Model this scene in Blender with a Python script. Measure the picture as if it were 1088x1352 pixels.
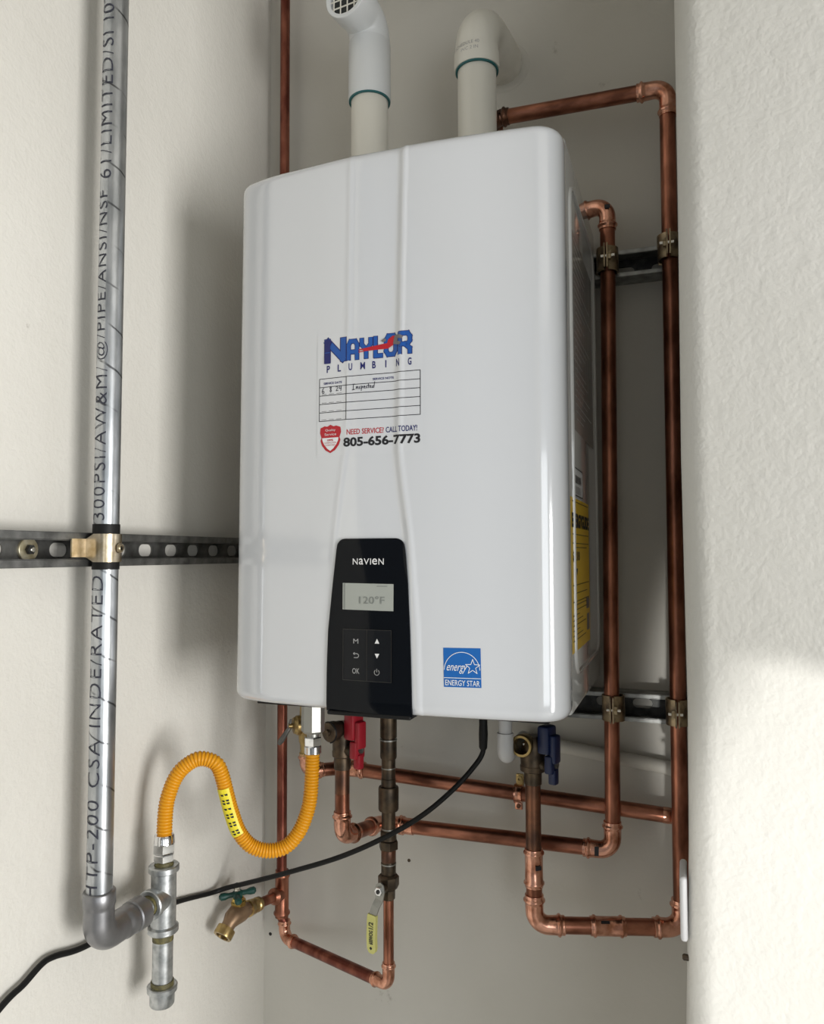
import bpy, bmesh, math, random
from mathutils import Vector, Matrix, noise
random.seed(7)
V = Vector
for o in list(bpy.data.objects): bpy.data.objects.remove(o)
sc = bpy.context.scene
COL = sc.collection
PI = math.pi

# ------------------------------------------------------------------ camera
CAM = V((0.5680, -1.2421, 0.1906)); YAW, PITCH, ROLL, FPX = 0.3427, 0.0544, -0.0023, 1014.05
cy, sy, cp, sp = math.cos(YAW), math.sin(YAW), math.cos(PITCH), math.sin(PITCH)
fwd = V((-sy*cp, cy*cp, sp)); rgt = V((cy, sy, 0)); upv = rgt.cross(fwd)
r2 = math.cos(ROLL)*rgt + math.sin(ROLL)*upv; u2 = -math.sin(ROLL)*rgt + math.cos(ROLL)*upv
cd = bpy.data.cameras.new('camera'); cam = bpy.data.objects.new('camera', cd); COL.objects.link(cam)
cam.matrix_world = Matrix(((r2.x, u2.x, -fwd.x, CAM.x), (r2.y, u2.y, -fwd.y, CAM.y), (r2.z, u2.z, -fwd.z, CAM.z), (0, 0, 0, 1)))
cd.sensor_fit = 'HORIZONTAL'; cd.sensor_width = 36; cd.lens = FPX/1088*36; cd.clip_start = .02
sc.camera = cam

# ------------------------------------------------------------------ world, lights, exposure
w = bpy.data.worlds.new('world'); sc.world = w; w.use_nodes = True
bg = w.node_tree.nodes['Background']; bg.inputs[0].default_value = (0.93, 0.97, 1.0, 1); bg.inputs[1].default_value = 0.30
def area(name, loc, target, sx, sz, power, col=(1, 1, 1)):
    l = bpy.data.lights.new(name, 'AREA'); l.shape = 'RECTANGLE'; l.size = sx; l.size_y = sz; l.energy = power; l.color = col
    o = bpy.data.objects.new(name, l); COL.objects.link(o); o.location = loc
    o.rotation_euler = (V(target)-V(loc)).to_track_quat('-Z', 'Y').to_euler(); return o
area('daylight_opening', (3.3, -1.80, -0.30), (-0.1, -0.35, 0.0), 1.2, 1.5, 102, (1.0, 0.985, 0.96))
area('daylight_fill', (2.2, -3.3, 0.0), (0.3, -0.2, 0.1), 1.8, 1.6, 28, (0.93, 0.975, 1.0))
SB = V((.76, -3.2, -.9)); ls_ = bpy.data.lights.new('low_sun_bounce', 'SPOT'); ls_.energy = 240; ls_.spot_size = math.radians(19); ls_.spot_blend = .22; ls_.shadow_soft_size = .022; ls_.color = (1, .985, .95)
lo_ = bpy.data.objects.new('low_sun_bounce', ls_); COL.objects.link(lo_); lo_.location = SB
lo_.rotation_euler = (V((1.00, -.45, -.17))-SB).to_track_quat('-Z', 'Y').to_euler()
sc.view_settings.view_transform = 'Standard'; sc.view_settings.look = 'None'
sc.view_settings.gamma = 1; sc.view_settings.use_curve_mapping = False
sc.view_settings.exposure = 0.0

# ------------------------------------------------------------------ materials
def mat(name, col, rough=.5, metal=0., col2=None, nscale=30, nlo=.4, nhi=.6, bump=0, bscale=60, bdist=.001, coat=0, stretch=None, detail=6, spec=None):
    m = bpy.data.materials.new(name); m.use_nodes = True; nt = m.node_tree; N = nt.nodes; L = nt.links
    b = N['Principled BSDF']; b.inputs['Base Color'].default_value = (*col, 1); b.inputs['Roughness'].default_value = rough
    b.inputs['Metallic'].default_value = metal; b.inputs['Coat Weight'].default_value = coat; b.inputs['Coat Roughness'].default_value = .05
    if spec is not None: b.inputs['Specular IOR Level'].default_value = spec
    tc = N.new('ShaderNodeTexCoord'); mp = N.new('ShaderNodeMapping'); L.new(tc.outputs['Object'], mp.inputs[0])
    if stretch: mp.inputs['Scale'].default_value = stretch
    if col2 is not None:
        n = N.new('ShaderNodeTexNoise'); n.inputs['Scale'].default_value = nscale; n.inputs['Detail'].default_value = detail; L.new(mp.outputs[0], n.inputs[0])
        r = N.new('ShaderNodeMapRange'); r.inputs[1].default_value = nlo; r.inputs[2].default_value = nhi; L.new(n.outputs[0], r.inputs[0])
        mx = N.new('ShaderNodeMix'); mx.data_type = 'RGBA'; mx.inputs[6].default_value = (*col, 1); mx.inputs[7].default_value = (*col2, 1)
        L.new(r.outputs[0], mx.inputs[0]); L.new(mx.outputs[2], b.inputs['Base Color'])
    if bump:
        n2 = N.new('ShaderNodeTexNoise'); n2.inputs['Scale'].default_value = bscale; n2.inputs['Detail'].default_value = 4; L.new(mp.outputs[0], n2.inputs[0])
        bp = N.new('ShaderNodeBump'); bp.inputs['Strength'].default_value = bump; bp.inputs['Distance'].default_value = bdist
        L.new(n2.outputs[0], bp.inputs['Height']); L.new(bp.outputs[0], b.inputs['Normal'])
    return m

def wall_mat(name, col, col2, scale, strength, dist):
    m = mat(name, col, .75, 0, col2, 3.0, .35, .65, 0); nt = m.node_tree; N = nt.nodes; L = nt.links; b = N['Principled BSDF']
    tc = N.new('ShaderNodeTexCoord')
    a = N.new('ShaderNodeTexNoise'); a.inputs['Scale'].default_value = scale; a.inputs['Detail'].default_value = 3; a.inputs['Roughness'].default_value = .55
    a.inputs['Distortion'].default_value = .15; L.new(tc.outputs['Object'], a.inputs[0])
    c = N.new('ShaderNodeTexNoise'); c.inputs['Scale'].default_value = scale*4; c.inputs['Detail'].default_value = 4; L.new(tc.outputs['Object'], c.inputs[0])
    ad = N.new('ShaderNodeMath'); ad.operation = 'MULTIPLY_ADD'; ad.inputs[1].default_value = .35; L.new(c.outputs[0], ad.inputs[0]); L.new(a.outputs[0], ad.inputs[2])
    bp = N.new('ShaderNodeBump'); bp.inputs['Strength'].default_value = strength; bp.inputs['Distance'].default_value = dist
    L.new(ad.outputs[0], bp.inputs['Height']); L.new(bp.outputs[0], b.inputs['Normal'])
    # small scuffs and grime specks
    s = N.new('ShaderNodeTexNoise'); s.inputs['Scale'].default_value = 14; s.inputs['Detail'].default_value = 12; s.inputs['Roughness'].default_value = .72; L.new(tc.outputs['Object'], s.inputs[0])
    r = N.new('ShaderNodeMapRange'); r.inputs[1].default_value = .665; r.inputs[2].default_value = .73; r.inputs[4].default_value = .5; L.new(s.outputs[0], r.inputs[0])
    mx = N.new('ShaderNodeMix'); mx.data_type = 'RGBA'; L.new(r.outputs[0], mx.inputs[0])
    src = b.inputs['Base Color'].links[0].from_socket; L.new(src, mx.inputs[6]); mx.inputs[7].default_value = (.23, .2, .16, 1)
    L.new(mx.outputs[2], b.inputs['Base Color']); return m

M = {}
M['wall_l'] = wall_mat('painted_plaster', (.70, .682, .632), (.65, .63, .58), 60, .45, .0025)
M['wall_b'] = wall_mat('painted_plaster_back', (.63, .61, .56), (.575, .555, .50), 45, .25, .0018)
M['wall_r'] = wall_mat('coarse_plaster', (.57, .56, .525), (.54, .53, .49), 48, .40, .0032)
M['floor'] = mat('concrete', (.5, .49, .46), .85, 0, (.4, .39, .37), 4)
M['dark'] = mat('garage_ceiling', (.42, .40, .36), .9)
M['enamel'] = mat('white_enamel', (.635, .655, .685), .14, 0, coat=1, spec=.9)
M['side_enamel'] = mat('white_side_enamel', (.64, .64, .63), .12, 0, coat=.5)
M['black_gloss'] = mat('black_gloss', (.002, .003, .005), .07, 0, spec=.18)
M['black'] = mat('black_rubber', (.008, .008, .008), .5, spec=.22)
M['copper'] = mat('aged_copper', (.50, .205, .13), .33, .95, (.19, .075, .045), 42, .36, .64, .2, 120, .0006, stretch=(1, 1, .35))
M['copper_h'] = mat('aged_copper_level', (.52, .22, .14), .33, .95, (.20, .08, .05), 38, .38, .62, .15, 120, .0005, stretch=(.4, 1, 1))
M['copper_dark'] = mat('heat_stained_copper', (.26, .12, .07), .38, .9, (.10, .055, .04), 30, .35, .65, .2, 100, .0005)
M['fitting'] = mat('press_fitting_copper', (.80, .42, .30), .24, 1, (.42, .18, .11), 55, .42, .64, .35, 90, .0009)
M['tube_half'] = mat('small_copper', (.36, .135, .09), .34, .92, (.17, .05, .035), 45, .35, .6, .15, 120, .0004, stretch=(1, 1, .4))
M['galv'] = mat('galvanised_steel', (.60, .62, .64), .30, .9, (.36, .38, .40), 55, .35, .65, .12, 90, .0004, stretch=(1, 1, .35))
M['mall'] = mat('galvanised_malleable', (.62, .64, .65), .33, .9, (.33, .35, .36), 90, .35, .7, .35, 120, .0008)
M['grey_iron'] = mat('grey_cast_elbow', (.30, .30, .31), .36, .8, (.20, .20, .21), 30, .35, .7, .12, 150, .0004)
M['dope'] = mat('thread_sealant', (.16, .14, .05), .6, 0, (.08, .07, .03), 200)
M['chrome'] = mat('bright_nut', (.85, .86, .87), .12, 1, (.55, .56, .57), 80, .5, .8)
M['zinc'] = mat('zinc_hex', (.33, .33, .305), .4, .8)
M['brass'] = mat('brass', (.50, .36, .15), .32, .95, (.25, .18, .08), 60, .4, .7)
M['brass_dark'] = mat('dark_bronze', (.125, .09, .058), .42, .8, (.05, .04, .03), 55, .35, .65, .2, 120, .0006)
M['bronze_body'] = mat('bronze_bib', (.36, .24, .15), .42, .8, (.24, .16, .10), 40, .4, .7)
M['brass_bright'] = mat('bright_brass', (.72, .52, .16), .25, 1, (.48, .34, .1), 90)
M['strut'] = mat('strut_steel', (.24, .24, .23), .45, .85, (.12, .12, .115), 50, .35, .65)
M['strut_r'] = mat('strut_steel_bright', (.42, .43, .42), .42, .85, (.22, .22, .21), 50, .35, .65)
M['strut_in'] = mat('strut_shaded_inside', (.10, .10, .095), .5, .7, (.05, .05, .05), 50)  # steel darkened in colour to stand for shade inside the open channel
M['washer'] = mat('pale_brass_washer', (.72, .66, .5), .4, .8, (.55, .48, .3), 90)
M['clamp_gold'] = mat('yellow_zinc_clamp', (.60, .52, .40), .28, .95, (.42, .34, .22), 60)
M['clamp_dark'] = mat('dull_zinc_clamp', (.42, .33, .21), .38, .9, (.17, .13, .09), 70)
M['bolt'] = mat('zinc_bolt', (.8, .78, .7), .25, 1)
M['pvc'] = mat('white_pvc', (.77, .75, .68), .32, 0, (.70, .68, .61), 20, stretch=(1, 1, .2))
M['pvc_grey'] = mat('cool_white_pvc', (.70, .72, .73), .3)
M['pvc_drain'] = mat('grey_white_pvc', (.55, .55, .55), .35)
M['primer'] = mat('teal_primer', (.01, .12, .13), .35)
M['yellow'] = mat('yellow_coating', (.68, .30, .009), .38, 0, spec=.4)
M['tag_yellow'] = mat('yellow_tag', (.80, .68, .03), .35)
M['lever_yellow'] = mat('yellow_sleeve', (.62, .60, .20), .5)
M['red'] = mat('red_handle', (.33, .010, .022), .4)
M['blue'] = mat('blue_handle', (.003, .013, .065), .4)
M['green'] = mat('green_handle', (.004, .05, .04), .4)
M['white_box'] = mat('white_plastic', (.52, .52, .525), .4)
M['lcd'] = mat('lcd', (.36, .38, .35), .25)
M['lcd_ink'] = mat('lcd_ink', (.2, .215, .2), .4)
M['keypad'] = mat('keypad', (.008, .009, .011), .12, spec=.18)
M['silver_ink'] = mat('silver_ink', (.75, .75, .75), .4)
M['dim_ink'] = mat('dim_ink', (.38, .38, .38), .4)
M['film'] = mat('sticker_film', (.641, .661, .691), .14, 0, coat=1, spec=.9)
M['ink'] = mat('black_ink', (.01, .01, .014), .5)
M['ink_pen'] = mat('pen_ink', (.01, .01, .03), .5)
M['ink_pipe'] = mat('stencil_ink', (.03, .032, .05), .5)
M['navy'] = mat('navy_ink', (.008, .012, .13), .4)
M['logo_blue'] = mat('logo_blue', (.01, .085, .36), .4)
M['logo_red'] = mat('logo_red', (.45, .01, .02), .4)
M['logo_grey'] = mat('logo_grey', (.16, .15, .16), .4)
M['es_blue'] = mat('label_blue', (.01, .12, .42), .35)
M['label_white'] = mat('label_white', (.78, .80, .82), .35)
M['eg_yellow'] = mat('guide_yellow', (.78, .50, .012), .35)
M['dark_hole'] = mat('dark_inside', (.01, .009, .008), .3)
M['hole'] = mat('wall_hole', (.03, .028, .025), .9)
M['screen'] = mat('dark_screen', (.035, .04, .04), .6)

# spiral scuffs on the riser
def add_spiral(m):
    nt = m.node_tree; N = nt.nodes; L = nt.links; b = N['Principled BSDF']
    tc = N.new('ShaderNodeTexCoord'); sx = N.new('ShaderNodeSeparateXYZ'); L.new(tc.outputs['Object'], sx.inputs[0])
    at = N.new('ShaderNodeMath'); at.operation = 'ARCTAN2'; L.new(sx.outputs[1], at.inputs[0]); L.new(sx.outputs[0], at.inputs[1])
    z = N.new('ShaderNodeMath'); z.operation = 'MULTIPLY_ADD'; z.inputs[1].default_value = 125.0; L.new(sx.outputs[2], z.inputs[0]); L.new(at.outputs[0], z.inputs[2])
    ns = N.new('ShaderNodeTexNoise'); ns.inputs['Scale'].default_value = 35; L.new(tc.outputs['Object'], ns.inputs[0])
    z2 = N.new('ShaderNodeMath'); z2.operation = 'MULTIPLY_ADD'; z2.inputs[1].default_value = 1.2; L.new(ns.outputs[0], z2.inputs[0]); L.new(z.outputs[0], z2.inputs[2])
    s = N.new('ShaderNodeMath'); s.operation = 'SINE'; L.new(z2.outputs[0], s.inputs[0])
    r = N.new('ShaderNodeMapRange'); r.inputs[1].default_value = .975; r.inputs[2].default_value = .998; L.new(s.outputs[0], r.inputs[0])
    r2_ = N.new('ShaderNodeMapRange'); r2_.inputs[1].default_value = .42; r2_.inputs[2].default_value = .56; r2_.inputs[4].default_value = .85; L.new(ns.outputs[0], r2_.inputs[0])
    mu = N.new('ShaderNodeMath'); mu.operation = 'MULTIPLY'; L.new(r.outputs[0], mu.inputs[0]); L.new(r2_.outputs[0], mu.inputs[1])
    mx = N.new('ShaderNodeMix'); mx.data_type = 'RGBA'; L.new(mu.outputs[0], mx.inputs[0])
    L.new(b.inputs['Base Color'].links[0].from_socket, mx.inputs[6]); mx.inputs[7].default_value = (.05, .05, .055, 1); L.new(mx.outputs[2], b.inputs['Base Color'])
add_spiral(M['galv'])

# ------------------------------------------------------------------ mesh helpers
def tag(o, label=None, cat=None, group=None, kind=None):
    if label: o['label'] = label
    if cat: o['category'] = cat
    if group: o['group'] = group
    if kind: o['kind'] = kind
    return o
def thing(name, loc, label, cat, group=None):
    o = bpy.data.objects.new(name, None); o.empty_display_size = .02; COL.objects.link(o); o.location = loc
    return tag(o, label, cat, group)
class B:
    """mesh builder in world coordinates"""
    def __init__(s): s.bm = bmesh.new()
    def box(s, lo, hi, bev=0, seg=2):
        lo, hi = V(lo), V(hi); c = (lo+hi)/2; d = hi-lo
        t = bmesh.new(); bmesh.ops.create_cube(t, size=1)
        for v in t.verts: v.co = V((v.co.x*d.x, v.co.y*d.y, v.co.z*d.z))+c
        if bev: bmesh.ops.bevel(t, geom=list(t.edges), offset=bev, segments=seg, affect='EDGES', profile=.5)
        s._add(t); return s
    def obox(s, c, ax, ay, az, bev=0, seg=2):
        """oriented box; ax, ay, az are full extent vectors"""
        ax, ay, az = V(ax), V(ay), V(az); t = bmesh.new(); bmesh.ops.create_cube(t, size=1)
        L = (ax.length, ay.length, az.length)
        for v in t.verts: v.co = V((v.co.x*L[0], v.co.y*L[1], v.co.z*L[2]))
        if bev: bmesh.ops.bevel(t, geom=list(t.edges), offset=bev, segments=seg, affect='EDGES', profile=.5)
        R = Matrix((ax.normalized(), ay.normalized(), az.normalized())).transposed()
        for v in t.verts: v.co = R @ v.co + V(c)
        s._add(t); return s
    def _add(s, t):
        m = {}
        for v in t.verts: m[v] = s.bm.verts.new(v.co)
        for f in t.faces:
            try: s.bm.faces.new([m[v] for v in f.verts])
            except ValueError: pass
        t.free()
    def sweep(s, pts, rad, seg=20, cap=(True, True), ref=None, phase=0):
        pts = [V(p) for p in pts]; n = len(pts)
        if not hasattr(rad, '__len__'): rad = [rad]*n
        T = []
        for i in range(n):
            a = pts[max(i-1, 0)]; b = pts[min(i+1, n-1)]; d = b-a
            if d.length < 1e-9: d = T[-1] if T else V((0, 0, 1))
            T.append(d.normalized())
        nrm = V(ref) if ref else (V((1, 0, 0)) if abs(T[0].x) < .8 else V((0, 1, 0)))
        nrm = (nrm - nrm.dot(T[0])*T[0]).normalized(); rings = []
        for i in range(n):
            nrm = (nrm - nrm.dot(T[i])*T[i]).normalized(); bi = T[i].cross(nrm)
            rings.append([s.bm.verts.new(pts[i] + rad[i]*(math.cos(a)*nrm + math.sin(a)*bi)) for a in [phase+2*PI*k/seg for k in range(seg)]])
        for r0, r1 in zip(rings, rings[1:]):
            for k in range(seg): s.bm.faces.new((r0[k], r0[(k+1) % seg], r1[(k+1) % seg], r1[k]))
        if cap[0]: s.bm.faces.new(rings[0][::-1])
        if cap[1]: s.bm.faces.new(rings[-1])
        return s
    def lathe(s, o, ax, prof, seg=24, cap=(True, True), phase=0):
        """prof: list of (distance along axis, radius)"""
        o = V(o); ax = V(ax).normalized()
        nrm = V((1, 0, 0)) if abs(ax.x) < .8 else V((0, 1, 0))
        nrm = (nrm-nrm.dot(ax)*ax).normalized(); bi = ax.cross(nrm); rings = []
        for h, r in prof:
            rings.append([s.bm.verts.new(o + ax*h + max(r, 1e-5)*(math.cos(a)*nrm + math.sin(a)*bi)) for a in [phase+2*PI*k/seg for k in range(seg)]])
        for r0, r1 in zip(rings, rings[1:]):
            for k in range(seg): s.bm.faces.new((r0[k], r0[(k+1) % seg], r1[(k+1) % seg], r1[k]))
        if cap[0]: s.bm.faces.new(rings[0][::-1])
        if cap[1]: s.bm.faces.new(rings[-1])
        return s
    def hexa(s, o, ax, h, r, bev=.12):
        return s.lathe(o, ax, [(0, r*.93), (h*bev, r), (h*(1-bev), r), (h, r*.93)], 6)
    def build(s, name, m, parent=None, smooth=True, label=None, angle=38):
        bmesh.ops.recalc_face_normals(s.bm, faces=s.bm.faces)
        me = bpy.data.meshes.new(name)
        cs = [v.co for v in s.bm.verts]; lo = V([min(c[i] for c in cs) for i in range(3)]); hi = V([max(c[i] for c in cs) for i in range(3)])
        c = (lo+hi)/2; pw = parent_world(parent); loc = c-pw
        for v in s.bm.verts: v.co -= c
        s.bm.to_mesh(me); s.bm.free(); me.materials.append(m)
        if smooth:
            me.polygons.foreach_set('use_smooth', [True]*len(me.polygons))
            try: me.set_sharp_from_angle(angle=math.radians(angle))
            except Exception: pass
        o = bpy.data.objects.new(name, me); COL.objects.link(o); o.parent = parent; o.location = loc
        if label: o['label'] = label
        return o
def parent_world(p):
    c = V((0, 0, 0))
    while p is not None: c += p.location; p = p.parent
    return c

def arc_pts(C, a, b, R, n=8):
    """fillet arc at corner C from leg direction a to leg direction b (unit vectors pointing away from the corner)"""
    a, b = V(a).normalized(), V(b).normalized(); ang = a.angle(b); t = R/math.tan(ang/2)
    P, Q = C+a*t, C+b*t; bis = (a+b).normalized(); O = C+bis*(R/math.sin(ang/2)); out = []
    u, v = P-O, Q-O; th = u.angle(v)
    for i in range(n+1):
        k = i/n; out.append(O + (math.sin((1-k)*th)*u + math.sin(k*th)*v)/math.sin(th))
    return out
def press_elbow(parent, C, a, b, r, leg=None, m=None, R=None, label=None):
    """press-fit elbow around corner C joining tubes that leave along a and b"""
    C = V(C); a = V(a).normalized(); b = V(b).normalized(); leg = leg or r*3.9; R = R or r*1.75; m = m or M['fitting']
    t = R/math.tan(a.angle(b)/2); prof = [(leg, .98), (leg, 1.13), (leg-r*.18, 1.16), (leg-r*.30, 1.12), (leg-r*.42, 1.16), (leg-r*.58, 1.33), (leg-r*.74, 1.33), (leg-r*.92, 1.15), (leg-r*1.2, 1.12)]
    pts, rad = [], []
    for d, k in prof: pts.append(C+a*d); rad.append(r*k)
    for p in arc_pts(C, a, b, R): pts.append(p); rad.append(r*1.10)
    for d, k in reversed(prof): pts.append(C+b*d); rad.append(r*k)
    # collapse duplicate end rings slightly so tangents stay valid
    pts[1] = pts[0]-a*r*.02; pts[-2] = pts[-1]-b*r*.02
    return B().sweep(pts, rad, 24).build('elbow', m, parent, label=label, angle=50)
def press_coupling(parent, P, d, length, r, m=None, name='coupling', beads=(1, 1), label=None):
    P = V(P); d = V(d).normalized(); h = length/2
    end = [(0, 1.0), (.02, 1.14), (.3, 1.16), (.42, 1.30), (.6, 1.30), (.78, 1.14)]
    pr = [(-h+k*r, q*r) for k, q in end] if beads[0] else [(-h, r*1.0), (-h+.02*r, r*1.13)]
    pr += [(0, r*1.12)]
    pr += [(h-k*r, q*r) for k, q in reversed(end)] if beads[1] else [(h-.02*r, r*1.13), (h, r)]
    return B().lathe(P, d, pr).build(name, m or M['fitting'], parent, label=label, angle=50)
def tube(parent, p, q, r, m, name='pipe', seg=24, label=None):
    p, q = V(p), V(q); n = 2
    return B().sweep([p.lerp(q, i/n) for i in range(n+1)], r, seg).build(name, m, parent, label=label, angle=60)
def catmull(P, n=8):
    P = [V(p) for p in P]; P = [2*P[0]-P[1]] + P + [2*P[-1]-P[-2]]; out = []
    for i in range(1, len(P)-2):
        for k in range(n):
            t = k/n; a, b, c, d = P[i-1:i+3]
            out.append(.5*((2*b) + (c-a)*t + (2*a-5*b+4*c-d)*t*t + (3*b-a-3*c+d)*t**3))
    out.append(P[-2]); return out
def resample(P, step):
    out = [P[0]]; acc = 0; tot = sum((b-a).length for a, b in zip(P, P[1:])); n = max(2, int(tot/step)); st = tot/n; need = st
    for a, b in zip(P, P[1:]):
        L = (b-a).length; pos = 0
        while acc + (L-pos) >= need - 1e-9 and len(out) < n:
            pos += need-acc; out.append(a.lerp(b, min(1, pos/L))); acc = 0
        acc += L-pos
    out.append(P[-1]); return out

# flat lettering
def text_polys(string, offset=0.0, shear=0.0, spacing=1.0, res=3):
    cu = bpy.data.curves.new('t', 'FONT'); cu.body = string; cu.size = 1; cu.offset = offset; cu.shear = shear; cu.space_character = spacing; cu.resolution_u = res
    o = bpy.data.objects.new('t', cu); COL.objects.link(o); bpy.context.view_layer.update()
    me = bpy.data.meshes.new_from_object(o.evaluated_get(bpy.context.evaluated_depsgraph_get()))
    bpy.data.objects.remove(o); return me
def lettering(parent, name, string, mapf, x0, x1, y0, y1, m, offset=0.0, shear=0.0, spacing=1.0, cuts=None, label=None):
    """fit the string into the rectangle x0..x1, y0..y1 of the surface map mapf(u, v) -> world point"""
    me = text_polys(string, offset, shear, spacing); bm = bmesh.new(); bm.from_mesh(me)
    xs = [v.co.x for v in bm.verts]; ys = [v.co.y for v in bm.verts]; a, b, c, d = min(xs), max(xs), min(ys), max(ys)
    cuts = (2 if (x1-x0) > .03 else 1) if cuts is None else cuts
    if cuts:
        bmesh.ops.triangulate(bm, faces=bm.faces); bmesh.ops.subdivide_edges(bm, edges=bm.edges, cuts=cuts, use_grid_fill=False)
    for v in bm.verts: v.co = mapf(x0+(v.co.x-a)/(b-a)*(x1-x0), y0+(v.co.y-c)/(d-c)*(y1-y0))
    k = B(); k.bm.free(); k.bm = bm
    return k.build(name, m, parent, smooth=False, label=label)
def poly(parent, name, pts, mapf, m, label=None, cuts=0):
    bm = bmesh.new(); f = bm.faces.new([bm.verts.new((x, y, 0)) for x, y in pts])
    bmesh.ops.triangulate(bm, faces=bm.faces)
    if cuts: bmesh.ops.subdivide_edges(bm, edges=bm.edges, cuts=cuts, use_grid_fill=True)
    for v in bm.verts: v.co = mapf(v.co.x, v.co.y)
    k = B(); k.bm.free(); k.bm = bm; return k.build(name, m, parent, smooth=False, label=label)
def lines(parent, name, segs, mapf, wd, m, n=6, label=None):
    """stroke segments ((x0,y0),(x1,y1)) of width wd laid on the surface"""
    bm = bmesh.new()
    for (a, b) in segs:
        a, b = V((*a, 0)), V((*b, 0)); d = (b-a).normalized(); pn = V((-d.y, d.x, 0))*wd/2; prev = None
        a = a-d*wd*.38; b = b+d*wd*.38
        for i in range(n+1):
            c = a.lerp(b, i/n); p, q = c+pn, c-pn
            cur = (bm.verts.new(mapf(p.x, p.y)), bm.verts.new(mapf(q.x, q.y)))
            if prev: bm.faces.new((prev[0], prev[1], cur[1], cur[0]))
            prev = cur
    k = B(); k.bm.free(); k.bm = bm; return k.build(name, m, parent, smooth=False, label=label)
def sheet(parent, name, x0, x1, y0, y1, mapf, m, n=90, k=8, label=None):
    b = B(); G = [[b.bm.verts.new(mapf(x0+(x1-x0)*i/n, y0+(y1-y0)*j/k)) for i in range(n+1)] for j in range(k+1)]
    for r0, r1 in zip(G, G[1:]):
        for i in range(n): b.bm.faces.new((r0[i], r0[i+1], r1[i+1], r1[i]))
    return b.build(name, m, parent, label=label)
def rrect(x0, x1, y0, y1, r, n=5):
    out = []
    for cx, cy_, a0 in ((x1-r, y1-r, 0), (x0+r, y1-r, 90), (x0+r, y0+r, 180), (x1-r, y0+r, 270)):
        for i in range(n+1):
            a = math.radians(a0+90*i/n); out.append((cx+r*math.cos(a), cy_+r*math.sin(a)))
    return out

# ------------------------------------------------------------------ setting
WL = -0.158                                                   # plane of the left wall
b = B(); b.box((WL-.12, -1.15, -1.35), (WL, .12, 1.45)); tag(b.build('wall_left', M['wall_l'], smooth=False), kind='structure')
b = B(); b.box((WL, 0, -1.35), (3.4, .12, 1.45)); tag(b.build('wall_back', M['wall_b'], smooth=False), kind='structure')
# right return wall with a bull-nosed, slightly wavy corner
b = B(); rings = []
zs = [-1.35, -.8, -.35, -.27, -.21, -.15, -.095, -.04, .04, .15, .287, .42, .55, .64, .75, .95, 1.2, 1.45]
ed = [(-1.35, .552), (-.335, .557), (-.25, .5588), (-.10, .5642), (.03, .566), (.287, .5648), (.54, .567), (.75, .5676), (1.45, .5695)]
def edge_x(z):
    for (a, xa), (c, xc) in zip(ed, ed[1:]):
        if a <= z <= c: return xa+(xc-xa)*(z-a)/(c-a)
    return ed[-1][1]
FY = -.45; RB = .026
for z in zs:
    ex = edge_x(z); ring = [(.582, 0), (.578, -.10), (ex+.003, -.30)]
    for i in range(9):
        a = PI + i/8*PI/2; ring.append((ex+RB+RB*math.cos(a), FY+RB+RB*math.sin(a)))
    ring += [(.8, FY), (1.6, FY), (3.4, FY), (3.4, 0)]
    rings.append([b.bm.verts.new((x, y, z)) for x, y in ring])
for r0, r1 in zip(rings, rings[1:]):
    n = len(r0)
    for k in range(n): b.bm.faces.new((r0[k], r0[(k+1) % n], r1[(k+1) % n], r1[k]))
b.bm.faces.new(rings[0]); b.bm.faces.new(rings[-1])
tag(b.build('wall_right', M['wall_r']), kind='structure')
b = B(); b.box((-4, -6, -1.40), (6, .12, -1.35)); tag(b.build('floor', M['floor'], smooth=False), kind='structure')
b = B(); q8 = [V((x, y, z)) for x, z in ((.58, -.2608), (.90, -.3360), (.90, 1.45), (.58, 1.45)) for y in (-1.50, -1.55)]
vs = [b.bm.verts.new(p) for p in q8]
for f in ((0, 2, 4, 6), (1, 7, 5, 3), (0, 1, 3, 2), (2, 3, 5, 4), (4, 5, 7, 6), (6, 7, 1, 0)): b.bm.faces.new([vs[i] for i in f])
tag(b.build('light_blocker_1', M['dark'], smooth=False), kind='structure')  # unseen panel added behind the camera to shade the upper right wall
b = B(); b.box((WL-.12, -3.2, 1.45), (3.4, .12, 1.55)); tag(b.build('ceiling', M['dark'], smooth=False), kind='structure')

# ------------------------------------------------------------------ tankless water heater
HW, HH = .44, .696
xs_p = [(.028, -.362), (.045, -.3685), (.10, -.3742), (.155, -.3795), (.20, -.3822), (.245, -.3826), (.278, -.3820), (.334, -.3790), (.3876, -.3745), (.412, -.3715)]
def interp(x, tab):
    if x <= tab[0][0]: return tab[0][1]
    for (a, ya), (c, yc) in zip(tab, tab[1:]):
        if x <= c:
            t = (x-a)/(c-a); return ya+(yc-ya)*t
    return tab[-1][1]
xs_p = [(-.07, -.3370)] + xs_p + [(.50, -.3600)]
def smooth_prof(x):
    return sum(interp(x+d*.004, xs_p) for d in range(-5, 6))/11
def crease_l(z): return interp(z, [(0, .150), (.10, .153), (.2153, .160), (.2666, .1665), (.3306, .1755), (.40, .178), (.55, .1785), (.70, .180)])
def crease_r(z): return interp(z, [(0, .263), (.10, .261), (.2143, .2515), (.2552, .2455), (.3104, .2385), (.4957, .241), (.70, .245)])
def sstep(t): t = max(0, min(1, t)); return t*t*(3-2*t)
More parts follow.
